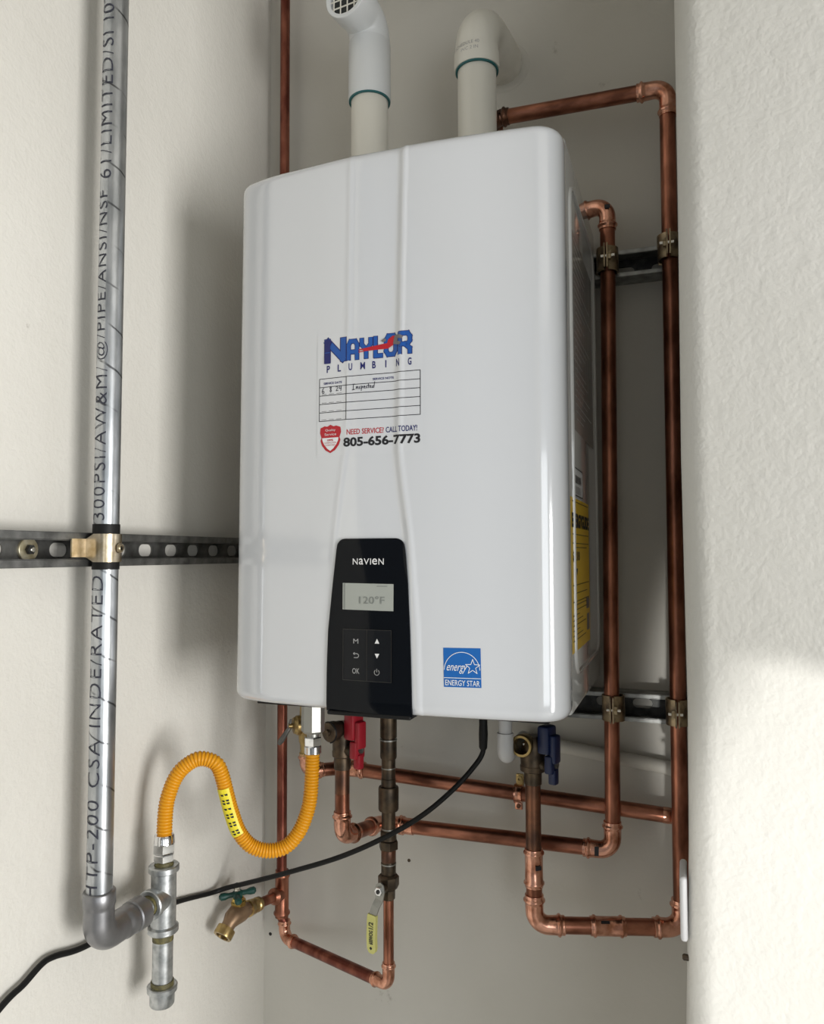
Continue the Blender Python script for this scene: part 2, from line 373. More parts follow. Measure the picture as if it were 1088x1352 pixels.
def front_y(x, z):
    y = smooth_prof(x) - .005*(1-z/HH)
    cl, cr = crease_l(z), crease_r(z)
    dep = .0024*sstep((z-.12)/.12)
    if x > cl-.002 and x < cr+.012:
        k = sstep((x-cl+.002)/(cr-cl))**1.0; up = 1-sstep((x-cr+.003)/.013)
        y += dep*k*up
        y += -.0010*math.exp(-((x-cr-.007)/.0045)**2)
    y += -.0007*math.exp(-((x-cl)/.004)**2)*sstep((z-.12)/.12)
    return y
heater = thing('water_heater', (.22, -.20, 0), 'white wall-hung tankless water heater with black control panel and stickers', 'water heater')
SEAM = -.331
def cover_ring(z, inset):
    pts = []; rl, rr = .028, .036; aL, aR = math.radians(10), math.radians(7)
    xl0, xr0 = rl-rl*math.sin(aL), HW-rr+rr*math.sin(aR)
    cyl, cyr = front_y(xl0, z)+rl*math.cos(aL), front_y(xr0, z)+rr*math.cos(aR)
    pts.append((0.0, SEAM, -1, 0)); pts.append((0.0, cyl, -1, 0))
    for i in range(1, 10):
        a = PI/2-(PI/2-aL)*i/10; pts.append((rl-rl*math.sin(a), cyl-rl*math.cos(a), -math.sin(a), -math.cos(a)))
    n = 260
    for i in range(n+1):
        x = xl0+(xr0-xl0)*i/n; pts.append((x, front_y(x, z), 0, -1))
    for i in range(1, 10):
        a = aR+(PI/2-aR)*i/10; pts.append((HW-rr+rr*math.sin(a), cyr-rr*math.cos(a), math.sin(a), -math.cos(a)))
    pts.append((HW, cyr, 1, 0)); pts.append((HW, SEAM, 1, 0))
    return [(x-nx*inset, y-ny*inset, z) for x, y, nx, ny in pts]
b = B(); RE = .014; zlist = []
for i in range(7): zlist.append((RE*(1-math.cos(i/6*PI/2)), RE*(1-math.sin(i/6*PI/2))))
mid = [RE+(HH-2*RE)*i/56 for i in range(1, 56)]
levels = zlist + [(z, 0) for z in mid] + [(HH-z, ins) for z, ins in reversed(zlist)]
rings = [[b.bm.verts.new(p) for p in cover_ring(z, ins)] for z, ins in levels]
for r0, r1 in zip(rings, rings[1:]):
    for k in range(len(r0)-1): b.bm.faces.new((r0[k], r0[k+1], r1[k+1], r1[k]))
b.bm.faces.new(rings[0]); b.bm.faces.new(rings[-1])
b.bm.faces.new([r[0] for r in rings]+[r[-1] for r in reversed(rings)])
b.build('front_cover', M['enamel'], heater, angle=35)
b = B(); b.box((.0004, SEAM+.0005, .002), (HW-.0004, -.022, HH-.002), .004, 3); b.build('body', M['side_enamel'], heater)
b = B(); b.box((.03, -.345, -.006), (HW-.025, -.04, .003), .001, 1); b.build('bottom_plate', M['black'], heater, smooth=False, label='black underside plate')
b = B(); b.box((.05, -.045, -.02), (.39, 0, .05)); b.build('mounting_bracket', M['strut'], heater, smooth=False)
b = B(); b.box((.05, -.045, HH-.06), (.39, 0, HH-.02)); b.build('mounting_bracket', M['strut'], heater, smooth=False)
# raised rib around the side panel
xr = HW-.0004
def rib(y0, y1, z0, z1, r, rad, name, m):
    P = [V((xr, y, z)) for y, z in rrect(y0, y1, z0, z1, r, 6)]
    P = P+[P[0]]; out = []
    for a, c in zip(P, P[1:]): out += [a, a.lerp(c, .5)]
    out.append(P[0]); return B().sweep(out, rad, 8, cap=(False, False)).build(name, m, heater)
rib(-.302, -.048, .045, .652, .03, .0032, 'side_panel_rib', M['side_enamel'])
# control panel
def on_front(off): return lambda x, z: V((x, front_y(x, z)-off, z))
def pl(z): return interp(z, [(-.004, .1512), (.05, .1515), (.097, .1530), (.155, .1592), (.187, .1630), (.209, .1655)])
def pr_(z): return interp(z, [(-.004, .2632), (.05, .2620), (.10, .2605), (.156, .2578), (.187, .2550), (.209, .2520)])
b = B(); fr, bk = [], []; ztop, rc = .2092, .010
zz = [.0005+(.196-.0005)*i/24 for i in range(25)] + [ztop-rc+rc*math.sin(i/6*PI/2) for i in range(1, 7)]
b0 = []
for z in zz:
    ins = 0 if z < ztop-rc else rc-math.sqrt(max(0, rc*rc-(z-ztop+rc)**2))
    a_, c_ = pl(z)+ins, pr_(z)-ins
    fr.append([b.bm.verts.new((x, front_y(x, z)-.0022-(.0 if z > .006 else -.0015), z)) for x in [a_+(c_-a_)*i/24 for i in range(25)]])
    bk.append([b.bm.verts.new((x, front_y(x, z)+.0015, z)) for x in [a_+(c_-a_)*i/24 for i in range(25)]])
for G in (fr, bk):
    for r0, r1 in zip(G, G[1:]):
        for k in range(24): b.bm.faces.new((r0[k], r0[k+1], r1[k+1], r1[k]))
for k in range(24):
    b.bm.faces.new((fr[0][k], fr[0][k+1], bk[0][k+1], bk[0][k])); b.bm.faces.new((fr[-1][k], fr[-1][k+1], bk[-1][k+1], bk[-1][k]))
for r0, r1, s0, s1 in zip(fr, fr[1:], bk, bk[1:]):
    b.bm.faces.new((r0[0], r1[0], s1[0], s0[0])); b.bm.faces.new((r0[-1], r1[-1], s1[-1], s0[-1]))
panel = b.build('control_panel', M['black_gloss'], heater, label='glossy black tapered control panel', angle=50)
PF = on_front(.0026); PF2 = on_front(.0030); PF3 = on_front(.0034)
b = B(); b.box((.1535, -.389, -.0035), (.2610, -.36, .0012), .0010, 1)
b.build('panel_lip', M['black'], panel)
for ch, a_, c_ in (('N', .1866, .1932), ('a', .1948, .2005), ('V', .2012, .2082), ('I', .2096, .2107), ('e', .2122, .2186), ('N', .2204, .2272)):
    lettering(panel, 'brand_lettering', ch, PF, a_, c_, .1778, .1852, M['silver_ink'], offset=.006)
d_ = poly(panel, 'display', [(.1734, .1555), (.2402, .1548), (.2402, .1228), (.1734, .1235)], PF2, M['lcd'], label='grey liquid crystal display', cuts=3)
lettering(panel, 'display_reading', '120°F', PF3, .196, .229, .131, .140, M['lcd_ink'])
lines(panel, 'display_bar', [((.176, .1548), (.176, .1242))], PF3, .0009, M['lcd_ink'], 2)
lines(panel, 'display_note', [((.219, .1520), (.232, .1520))], PF3, .0009, M['lcd_ink'], 2)
kp = poly(panel, 'keypad', rrect(.1745, .2378, .0392, .1000, .0022), PF2, M['keypad'], cuts=2)
kx0, kx1, kz0, kz1 = .1745, .2378, .0392, .1000
lines(panel, 'keypad_groove', [((kx0, kz0), (kx0, kz1)), ((kx0, kz1), (kx1, kz1)), ((kx1, kz1), (kx1, kz0)), ((kx1, kz0), (kx0, kz0)), ((.2062, kz0), (.2062, kz1))], PF3, .0009, M['dark_hole'], 3)
lettering(panel, 'menu_key', 'M', PF3, .1884, .1950, .0832, .0888, M['dim_ink'])
lettering(panel, 'confirm_key', 'OK', PF3, .1872, .1966, .0474, .0538, M['dim_ink'])
poly(panel, 'up_key', [(.2165, .0842), (.2225, .0842), (.2195, .0898)], PF3, M['silver_ink'])
poly(panel, 'down_key', [(.2165, .0722), (.2195, .0666), (.2225, .0722)], PF3, M['silver_ink'])
bk_ = [(.1885, .0712), (.1935, .0712), (.1955, .0698), (.1955, .0680), (.1938, .0664), (.1895, .0664)]
lines(panel, 'back_key', list(zip(bk_, bk_[1:]))+[((.1885, .0712), (.1900, .0724)), ((.1885, .0712), (.1900, .0700))], PF3, .0008, M['dim_ink'], 1)
pw = [(.2193+.0032*math.sin(a), .0502+.0032*math.cos(a)) for a in [math.radians(40+280*i/12) for i in range(13)]]
lines(panel, 'power_key', list(zip(pw, pw[1:]))+[((.2193, .0506), (.2193, .0542))], PF3, .0007, M['dim_ink'], 1)

# service sticker
SF = on_front(.0003); S1 = on_front(.0006); S2 = on_front(.0009); S3 = on_front(.0012); S4 = on_front(.0015)
stk = sheet(heater, 'service_sticker', .1340, .2765, .3120, .4660, SF, M['film'], label='clear service sticker with blue plumbing company logo and record table')
TX0, TX1, TXM, TZ1 = .1375, .2730, .1757, .4100
rows = [TZ1-k*.01072 for k in range(6)]
lines(stk, 'record_table', [((TX0, z), (TX1, z)) for z in rows]+[((x, rows[0]), (x, rows[-1])) for x in (TX0, TXM, TX1)], S1, .0008, M['ink'], 60)
dots = []
for k in (1, 2, 3, 4):
    z = rows[k+1]+.0016 if k < 5 else 0
    for a, c in ((.141, .1475), (.1515, .158), (.162, .169)): dots.append(((a, z), (c, z)))
lines(stk, 'date_rule', dots, S1, .0004, M['ink'], 2)
lettering(stk, 'table_heading', 'SERVICE DATE', S1, .1435, .1695, .4024, .4052, M['navy'], offset=.02)
lettering(stk, 'table_heading', 'SERVICE NOTE', S1, .2110, .2385, .4026, .4054, M['navy'], offset=.02)
def hand(strokes, x0, y0, s):
    out = []
    for st in strokes: out += [((x0+a[0]*s, y0+a[1]*s), (x0+c[0]*s, y0+c[1]*s)) for a, c in zip(st, st[1:])]
    return out
six = [(.8, 1.9), (.3, 1.4), (.1, .6), (.3, .05), (.8, .1), (.9, .6), (.5, .9), (.15, .6)]
eight = [(.5, 1), (.15, 1.4), (.4, 1.8), (.8, 1.5), (.2, .4), (.5, 0), (.85, .4), (.5, 1)]
two = [(.1, 1.4), (.5, 1.8), (.8, 1.3), (.1, .1), (.9, .2)]
four = [(.2, 1.6), (.1, .8), (.9, .9)]; fourb = [(.9, 1.7), (.7, 0)]
s = .0036
segs = hand([six], .1410, .3915, s)+hand([eight], .1520, .3925, s)+hand([two], .1610, .3930, s)+hand([four, fourb], .1655, .3930, s)
segs += hand([[(0, 1.9), (1, 2)], [(.5, 1.9), (.4, .1)], [(0, 0), (1, .15)], [(1.5, .2), (1.6, 1.1), (1.7, .6), (2.1, 1.1), (2.2, .2)], [(3.1, 1.1), (2.6, .8), (3, .4), (2.6, .2)],
              [(3.4, -.5), (3.5, 1.1), (4.0, .9), (3.6, .3)], [(4.3, .6), (4.8, .8), (4.5, 1.1), (4.3, .4), (4.9, .3)], [(5.6, 1.1), (5.2, .8), (5.3, .3), (5.7, .4)], [(6.0, 1.8), (6.1, .3)], [(5.8, 1.1), (6.4, 1.2)],
              [(6.6, .6), (7.0, .9), (6.7, 1.1), (6.6, .4), (7.1, .3)], [(7.9, .9), (7.4, .8), (7.4, .3), (8.0, .4)], [(8.3, 2.3), (8.0, .3)]], .1838, .3925, s)
lines(stk, 'handwriting', segs, S1, .0008, M['ink_pen'], 1, label='handwritten note in dark pen')
# logo
GLY = {'A': [[(0, 0), (0, .78), (.22, 1), (.78, 1), (1, .78), (1, 0)], [(0, .38), (1, .38)]], 'Y': [[(0, 1), (0, .72), (.5, .42), (1, .72), (1, 1)], [(.5, .42), (.5, 0)]],
       'L': [[(0, 1), (0, 0), (1, 0)]], 'O': [[(.22, 0), (0, .2), (0, .8), (.22, 1), (.78, 1), (1, .8), (1, .2), (.78, 0), (.22, 0)]],
       'R': [[(0, 0), (0, 1), (.78, 1), (1, .82), (1, .6), (.78, .44), (0, .44)], [(.5, .44), (1, .2), (1, 0)]], 'N': [[(0, 0), (0, 1), (1, 0), (1, 1)]]}
def block(ch, x0, x1, z0, z1, wd, wo):
    h = wd/2; a_, c_, e_, f_ = x0+h, x1-h, z0+h, z1-h
    sg = [((a_+(c_-a_)*p[0], e_+(f_-e_)*p[1]), (a_+(c_-a_)*q[0], e_+(f_-e_)*q[1])) for st in GLY[ch] for p, q in zip(st, st[1:])]
    lines(stk, 'logo_shadow', sg, S1, wd+wo, M['navy'], 8); lines(stk, 'logo_letter', sg, S2, wd-.0004, M['logo_blue'], 8)
block('N', .1448, .1752, .4290, .4605, .0078, .0018)
poly(stk, 'logo_shade', [(.1446, .4286), (.1530, .4286), (.1530, .4420), (.1446, .4420)], S3, M['navy'])
poly(stk, 'logo_shade', [(.1452, .4430), (.1528, .4430), (.1528, .4505), (.1560, .4560), (.1490, .4605), (.1452, .4580)], S3, M['navy'])
x = .1763
for i, (ch, wd) in enumerate((('A', .0165), ('Y', .0170), ('L', .0128), ('O', .0175), ('R', .0180))):
    block(ch, x, x+wd, .4292+.0003*i, .4560+.0008*i, .0052, .0012); x += wd+.0011
poly(stk, 'logo_wrench', [(.1925, .4408), (.1925, .4422), (.2000, .4432), (.2230, .4462), (.2300, .4468), (.2310, .4510), (.2370, .4555), (.2430, .4545), (.2380, .4480), (.2380, .4440), (.2310, .4400), (.2150, .4398), (.2000, .4392), (.1925, .4380), (.1925, .4394), (.1990, .4400), (.1990, .4412)], S3, M['logo_red'])
poly(stk, 'wrench_jaw', [(.2375, .4450), (.2400, .4560), (.2470, .4555), (.2520, .4530), (.2500, .4500), (.2450, .4515), (.2440, .4480), (.2490, .4460), (.2470, .4430), (.2420, .4440)], S4, M['logo_grey'])
poly(stk, 'wrench_jaw', [(.2225, .4510), (.2260, .4530), (.2290, .4515), (.2280, .4490), (.2235, .4485)], S4, M['logo_grey'])
for i, ch in enumerate('PLUMBING'):
    x = .1478+i*.01565 - (.0005 if ch == 'I' else 0); wd = .0046 if ch not in 'IM' else (.0014 if ch == 'I' else .0062)
    if ch == 'I': x += .0018
    lettering(stk, 'company_lettering', ch, S1, x, x+wd, .4172, .4262, M['navy'], offset=.006 if ch == 'M' else .025)
# shield
def shield(cx, cz, wx, wz, k=1):
    out = []
    P = [(-.95, .80), (-.55, .92), (-.3, .88), (0, 1), (.3, .88), (.55, .92), (.95, .80), (1, .45), (.85, .1), (.95, -.1), (.8, -.45), (.45, -.8), (0, -1), (-.45, -.8), (-.8, -.45), (-.95, -.1), (-.85, .1), (-1, .45)]
    return [(cx+a*wx/2*k, cz+c*wz/2*k) for a, c in P]
poly(stk, 'shield', shield(.1537, .3335, .0300, .0356), S1, M['logo_red'])
poly(stk, 'shield_field', [p for p in [(.1420, .3350), (.1654, .3350), (.1648, .3315), (.1622, .3265), (.1580, .3215), (.1537, .3185), (.1494, .3215), (.1452, .3265), (.1426, .3315)]], S2, M['label_white'])
lettering(stk, 'shield_lettering', 'Quality', S2, .1465, .1610, .3425, .3460, M['label_white'])
lettering(stk, 'shield_lettering', 'Service', S2, .1455, .1620, .3378, .3408, M['label_white'])
lettering(stk, 'shield_lettering', '100%', S3, .1495, .1580, .3308, .3332, M['logo_red'], offset=.02)
lettering(stk, 'shield_lettering', 'SATISFACTION', S3, .1455, .1620, .3278, .3296, M['logo_red'])
lettering(stk, 'shield_lettering', 'GUARANTEED', S3, .1470, .1605, .3248, .3266, M['logo_red'])
lettering(stk, 'slogan_lettering', 'NEED SERVICE?', S1, .1768, .2255, .3372, .3440, M['logo_red'], offset=.012)
lettering(stk, 'slogan_lettering', 'CALL TODAY!', S1, .2282, .2690, .3372, .3442, M['navy'], offset=.012)
lettering(stk, 'phone_lettering', '805-656-7773', S1, .1722, .2730, .3222, .3340, M['ink'], offset=.035)

# blue efficiency sticker
es = poly(heater, 'efficiency_sticker', [(.3004, .0820), (.3442, .0826), (.3450, .0378), (.3012, .0372)], SF, M['es_blue'], label='square blue efficiency sticker with white star', cuts=3)
arc = [(.3225+.0210*math.cos(a), .0560+.0215*math.sin(a)) for a in [math.radians(5+172*i/20) for i in range(21)]]
lines(es, 'globe_arc', list(zip(arc, arc[1:])), S1, .0007, M['label_white'], 1)
star = [(.3350+(.0088 if i % 2 == 0 else .0036)*math.sin(i*PI/5), .0610+(.0088 if i % 2 == 0 else .0036)*math.cos(i*PI/5)) for i in range(11)]
lines(es, 'star_outline', list(zip(star, star[1:])), S1, .0007, M['label_white'], 1)
lettering(es, 'script_lettering', 'energy', S1, .3045, .3290, .0530, .0625, M['label_white'], shear=.45)
lines(es, 'divider', [((.3012, .0478), (.3440, .0482))], S1, .0007, M['label_white'], 4)
lettering(es, 'block_lettering', 'ENERGY STAR', S1, .3028, .3432, .0392, .0456, M['label_white'], offset=.004)
# labels on the right side (u = y, v = z)
def side(off): return lambda y, z: V((HW-.0004+off, y, z))
eg = poly(heater, 'energy_guide_label', [(-.326, .2585), (-.150, .2585), (-.150, .0720), (-.326, .0720)], side(.0004), M['eg_yellow'], label='tall yellow energy guide label')
E1 = side(.0009)
lettering(eg, 'heading_lettering', 'ENERGYGUIDE', E1, -.318, -.155, .222, .240, M['ink'], offset=.05)
lettering(eg, 'cost_lettering', '$218', E1, -.312, -.252, .180, .193, M['ink'], offset=.03)
poly(eg, 'cost_pointer', [(-.285, .172), (-.271, .172), (-.278, .163)], E1, M['ink'])
fine = [((-.316, z), (-.160, z)) for z in (.254, .214, .203, .152, .132)]+[((-.300, z), (-.180, z)) for z in (.198, .142, .128, .122)]
fine += [((-.318, z), (-.318+.06+.03*((i*7) % 3), z)) for i, z in enumerate((.116, .110, .104, .098, .092, .086))]
lines(eg, 'fine_print', fine, E1, .0009, M['ink'], 1)
poly(eg, 'print_block', rrect(-.190, -.160, .117, .131, .001), E1, M['logo_grey']); poly(eg, 'print_block', rrect(-.186, -.160, .088, .110, .001), E1, M['logo_grey'])
bc = poly(heater, 'barcode_label', rrect(-.306, -.208, .2610, .2985, .008), side(.0004), M['label_white'], label='small white barcode label')
rr = rrect(-.303, -.211, .2625, .2970, .007)
lines(bc, 'border', list(zip(rr, rr[1:]+rr[:1])), E1, .0016, M['ink'], 1)
lines(bc, 'barcode', [((-.285+i*.0055, .279), (-.285+i*.0055, .287)) for i in range(11)]+[((-.285+i*.009, .266), (-.285+i*.009, .2735)) for i in range(6)], E1, .0024, M['ink'], 1)
ip = poly(heater, 'instruction_label', [(-.285, .60), (-.075, .60), (-.075, .345), (-.285, .345)], side(.0004), mat('clear_label', (.50, .49, .47), .16, coat=.3), label='pale wiring and instruction label on the side')
g = []
for i in range(26):
    z = .592-i*.0092; a = -.278+.02*random.random(); g.append(((a, z), (a+.05+.13*random.random(), z)))
for i in range(9):
    y = -.27+i*.022; z = .36+.1*random.random(); g.append(((y, z), (y, z+.08+.08*random.random())))
lines(ip, 'diagram', g, E1, .0014, M['dim_ink'], 1)

# ------------------------------------------------------------------ gas riser and tee
GX = -.100; GY = -.483; GR = .0150
gas = thing('gas_pipe', (GX, GY, -.262), 'tall galvanised steel gas pipe with printed lettering on the left wall', 'pipe')
tube(gas, (GX, GY, -.225), (GX, GY, 1.44), GR, M['galv'], 'riser', 64)
def on_pipe(z0): return lambda u, v: V((GX+(GR+.0006)*math.cos(v), GY+(GR+.0006)*math.sin(v), u))
cang = math.atan2(CAM.y-GY, CAM.x-GX)                 # side of the pipe that faces the room
def stencil(s_, z0, z1, spacing=1.15):
    # reads upwards, tops of the letters to the left
    lettering(gas, 'stencil_lettering', s_, lambda u, v: V((GX+(GR+.0006)*math.cos(v), GY+(GR+.0006)*math.sin(v), u)), z0, z1, cang-.15, cang-1.30, M['ink_pipe'], spacing=spacing, offset=-.012, cuts=2)
stencil('HTP-200 CSA INDE/RATED', -.215, .165)
stencil('300PSI/AW&M/', .232, .420)
stencil('@/PIPE/ANSI/NSF', .428, .640)
stencil('61/LIMITED/SI I07.6S/S', .655, .960)
stencil('P/ISO 9001/HTP', .975, 1.20)
# reducing elbow: legs up and along the wall
def screw_elbow(parent, C, a, b, r, leg, m):
    C = V(C); a = V(a); b = V(b); prof = [(leg, .84), (leg, 1.02), (leg-.0015, 1.06), (leg-.016, 1.06), (leg-.018, 1.0), (leg-.021, 1.0)]
    pts, rad = [], []
    for d, k in prof: pts.append(C+a*d); rad.append(r*k)
    for p in arc_pts(C, a, b, r*1.15, 10): pts.append(p); rad.append(r*1.0)
    for d, k in reversed(prof): pts.append(C+b*d); rad.append(r*k)
    pts[1] = pts[0]-a*.0005; pts[-2] = pts[-1]-b*.0005
    return B().sweep(pts, rad, 28).build('elbow', m, parent, angle=50)
EZ = -.2665
screw_elbow(gas, (GX, GY, EZ), (0, 0, 1), (0, 1, 0), .0178, .0575, M['grey_iron'])
EC = V((GX, -.362, -.268))
tube(gas, (GX, -.445, -.2665), (GX, -.375, -.2665), .0115, M['mall'], 'nipple')
B().lathe((GX, -.4262, -.2665), (0, 1, 0), [(0, .0185), (.0015, .0200), (.019, .0200), (.021, .0180)]).build('collar', M['grey_iron'], gas)
# tee
b = B(); r = .0165
b.lathe((GX, -.362, -.312), (0, 0, 1), [(0, .0150), (0, .0185), (.0015, .0200), (.008, .0200), (.010, r), (.078, r), (.080, .0200), (.0865, .0200), (.088, .0185), (.088, .0130), (.084, .0125)])
b.lathe((GX, -.362, -.266), (0, -1, 0), [(0, .0162), (.021, .0162), (.023, .0192), (.029, .0192), (.0305, .018), (.0305, .0135), (.028, .013)])
b.build('tee', M['mall'], gas)
B().lathe((GX, -.362-.028, -.266), (0, -1, 0), [(0, .0128), (.0055, .0122)]).build('sealant_ring', M['dope'], gas)
B().lathe((GX, -.362, -.228), (0, 0, 1), [(0, .0125), (.0075, .0120)]).build('sealant_ring', M['dope'], gas)
B().lathe((GX, -.362, -.322), (0, 0, 1), [(0, .0137), (.012, .0140)]).build('sealant_ring', M['dope'], gas)
tube(gas, (GX, -.362, -.385), (GX, -.362, -.313), .0134, M['mall'], 'drip_leg')
B().lathe((GX, -.362, -.383), (0, 0, 1), [(0, .0150), (.0085, .0148)]).build('sealant_ring', M['dope'], gas)
B().lathe((GX, -.362, -.4065), (0, 0, 1), [(0, .010), (.001, .0148), (.003, .0160), (.018, .0164), (.0195, .0195), (.0255, .0198), (.0268, .0185), (.0268, .0152)]).build('cap', M['mall'], gas)

# flexible connector
hose = thing('gas_hose', (GX, -.362, -.222), 'yellow corrugated flexible gas hose looping up to the heater', 'hose')
hp = [(-.100, -.3622, -.2048), (-.1011, -.3598, -.1621), (-.0984, -.3567, -.1347), (-.0882, -.3505, -.1067), (-.0708, -.3419, -.0903), (-.0570, -.3350, -.0881), (-.0432, -.3274, -.0955), (-.0375, -.3222, -.1120), (-.0338, -.3163, -.1368), (-.0294, -.3095, -.1649), (-.0220, -.3016, -.1933), (-.0082, -.2923, -.2133), (.0128, -.2813, -.2208), (.0343, -.2708, -.2157), (.0510, -.2624, -.1948), (.0616, -.2559, -.1613), (.0639, -.2524, -.1244), (.0641, -.25, -.0810)]
cv = catmull(hp, 8); fine_ = resample(cv, .00105); rad = [(.0087, .0100, .0105, .0100)[i % 4] for i in range(len(fine_))]
B().sweep(fine_, rad, 20, ref=(0, 1, 0)).build('corrugated_tube', M['yellow'], hose, angle=80)
B().lathe((GX, -.362, -.2235), (0, 0, 1), [(0, .0112), (.006, .0115)]).build('union', M['dope'], hose)
B().hexa((GX, -.362, -.2245+.005), (0, 0, 1), .0105, .0140).build('hex_nipple', M['chrome'], hose, smooth=False)
B().hexa((GX, -.362, -.2082), (0, 0, 1), .0135, .0148).build('hex_nut', M['chrome'], hose, smooth=False)
B().lathe((GX, -.362, -.196), (0, 0, 1), [(0, .0135), (.010, .0128), (.0115, .0118)]).build('collar', M['chrome'], hose)
IX, IY = .0641, -.25
B().lathe((IX, IY, -.091), (0, 0, 1), [(0, .0112), (.001, .0120), (.010, .0120), (.011, .0105)]).build('collar', M['chrome'], hose)
B().hexa((IX, IY, -.080), (0, 0, 1), .013, .0130).build('hex_nut', M['chrome'], hose, smooth=False)
B().lathe((IX, IY, -.067), (0, 0, 1), [(0, .0085), (.006, .0085)]).build('thread', M['zinc'], hose)
B().lathe((IX, IY, -.0620), (0, 0, 1), [(0, .0140), (.003, .0165), (.046, .0165), (.060, .0165)], 8, phase=PI/8).build('gas_inlet_adapter', M['zinc'], hose, smooth=False)
# warning tag wrapped on the tube
seg_ = [p for p in cv]; i0 = min(range(len(cv)), key=lambda i: (cv[i]-V((-.0350, -.3180, -.128))).length); i1 = min(range(len(cv)), key=lambda i: (cv[i]-V((-.0215, -.3010, -.1945))).length)
path = resample(cv[i0:i1+1], .004); b = B(); g = []
for i, p in enumerate(path):
    T = (path[min(i+1, len(path)-1)]-path[max(i-1, 0)]).normalized(); toc = (CAM-p); toc = (toc-toc.dot(T)*T).normalized(); sd = T.cross(toc)
    g.append([b.bm.verts.new(p+.0109*(math.cos(a)*toc+math.sin(a)*sd)) for a in [math.radians(-25+105*k/8) for k in range(9)]])
for r0, r1 in zip(g, g[1:]):
    for k in range(8): b.bm.faces.new((r0[k], r0[k+1], r1[k+1], r1[k]))
wt = b.build('warning_tag', M['tag_yellow'], hose, label='bright yellow printed warning tag')
b = B()
for i in range(1, len(path)-1):
    p = path[i]; T = (path[i+1]-path[i-1]).normalized(); toc = (CAM-p); toc = (toc-toc.dot(T)*T).normalized(); sd = T.cross(toc)
    if i in (2, 4, 5, 7, 9, 10, 12, 13, 15, 16):
        for a0 in (8, 38):
            vs = []
            for dt, da in ((-.0014, 0), (.0014, 0), (.0010, 16), (-.0014, 24)):
                a = math.radians(a0+da-12); vs.append(b.bm.verts.new(p+T*dt+.0112*(math.cos(a)*toc+math.sin(a)*sd)))
            b.bm.faces.new(vs)
b.build('tag_print', M['ink'], wt, smooth=False)

# ------------------------------------------------------------------ strut channels
def holed_plate(hl, W_, slots, thick):
    """flat bar of length W_ along u, half height hl in v with obround slots at u positions"""
    cu = bpy.data.curves.new('p', 'CURVE'); cu.dimensions = '2D'; cu.fill_mode = 'BOTH'; cu.extrude = thick/2
    def spl(pts):
        s = cu.splines.new('POLY'); s.points.add(len(pts)-1)
        for q, (x, y) in zip(s.points, pts): q.co = (x, y, 0, 1)
        s.use_cyclic_u = True
    spl([(0, -hl), (W_, -hl), (W_, hl), (0, hl)])
    for u, hw, hh in slots: spl(rrect(u-hw, u+hw, -hh, hh, min(hh, hw)*.96, 6))
    o = bpy.data.objects.new('p', cu); COL.objects.link(o); bpy.context.view_layer.update()
    me = bpy.data.meshes.new_from_object(o.evaluated_get(bpy.context.evaluated_depsgraph_get())); bpy.data.objects.remove(o); return me
def strut(name, origin, du, dn, W_, depth, slots, m, label, lip=.0094, mw=None):
    """channel open towards dn, running along du, resting on the wall at origin (centre line, end u = 0)"""
    origin, du, dn = V(origin), V(du), V(dn); up = V((0, 0, 1)); T = .0025; H2 = .0206
    t = thing(name, origin, label, 'strut channel')
    me = holed_plate(H2-T, W_, slots, T); bm = bmesh.new(); bm.from_mesh(me)
    for v in bm.verts: v.co = origin+du*v.co.x+up*v.co.y+dn*(T/2+.0003+v.co.z)
    k = B(); k.bm.free(); k.bm = bm; k.build('web', mw or m, t, smooth=False)
    for s_ in (1, -1):
        b = B(); c = origin+du*W_/2
        b.obox(c+up*s_*(H2-T/2)+dn*depth/2, du*W_, up*T, dn*(depth-.0006))
        b.obox(c+up*s_*(H2-lip/2)+dn*(depth-T/2), du*W_, up*lip, dn*T, .0008, 1)
        b.obox(c+up*s_*(H2-lip+.0006)+dn*(depth-.0045), du*W_, up*T*.8, dn*.0075)
        b.build('flange', m, t, smooth=False)
    return t
ys = [-.5980, -.5016, -.4520, -.3960, -.3411, -.2833, -.2292, -.1740, -.1200, -.0650]
strut('strut_channel', (WL, -.78, .1965), (0, 1, 0), (1, 0, 0), .75, .041, [(y+.78, .0145, .0085) for y in ys]+[(.06, .0145, .0085), (.115, .0145, .0085)], M['strut'], 'slotted grey steel strut channel running along the left wall')
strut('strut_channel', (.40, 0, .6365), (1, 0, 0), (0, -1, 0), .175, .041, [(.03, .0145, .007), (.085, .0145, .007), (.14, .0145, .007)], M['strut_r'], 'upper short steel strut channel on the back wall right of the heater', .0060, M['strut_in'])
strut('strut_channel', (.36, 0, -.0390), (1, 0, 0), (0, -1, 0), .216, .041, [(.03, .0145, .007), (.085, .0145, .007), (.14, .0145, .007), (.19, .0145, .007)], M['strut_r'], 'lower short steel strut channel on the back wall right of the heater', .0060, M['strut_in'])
# washer and bolt
t = thing('anchor_bolt', (WL+.003, -.5497, .1965), 'round washer and bolt fixing the left end of the long strut channel', 'bolt')
B().lathe((WL+.003, -.5497, .1965), (1, 0, 0), [(0, .0140), (.0025, .0140), (.003, .0134)], 28).build('washer', M['washer'], t)
B().lathe((WL+.006, -.5497, .1965), (1, 0, 0), [(0, .0034), (.0065, .0034), (.0070, .0028)], 16).build('stud', M['bolt'], t)
B().hexa((WL+.006, -.5497, .1965), (1, 0, 0), .0045, .0062).build('nut', M['strut_in'], t, smooth=False)

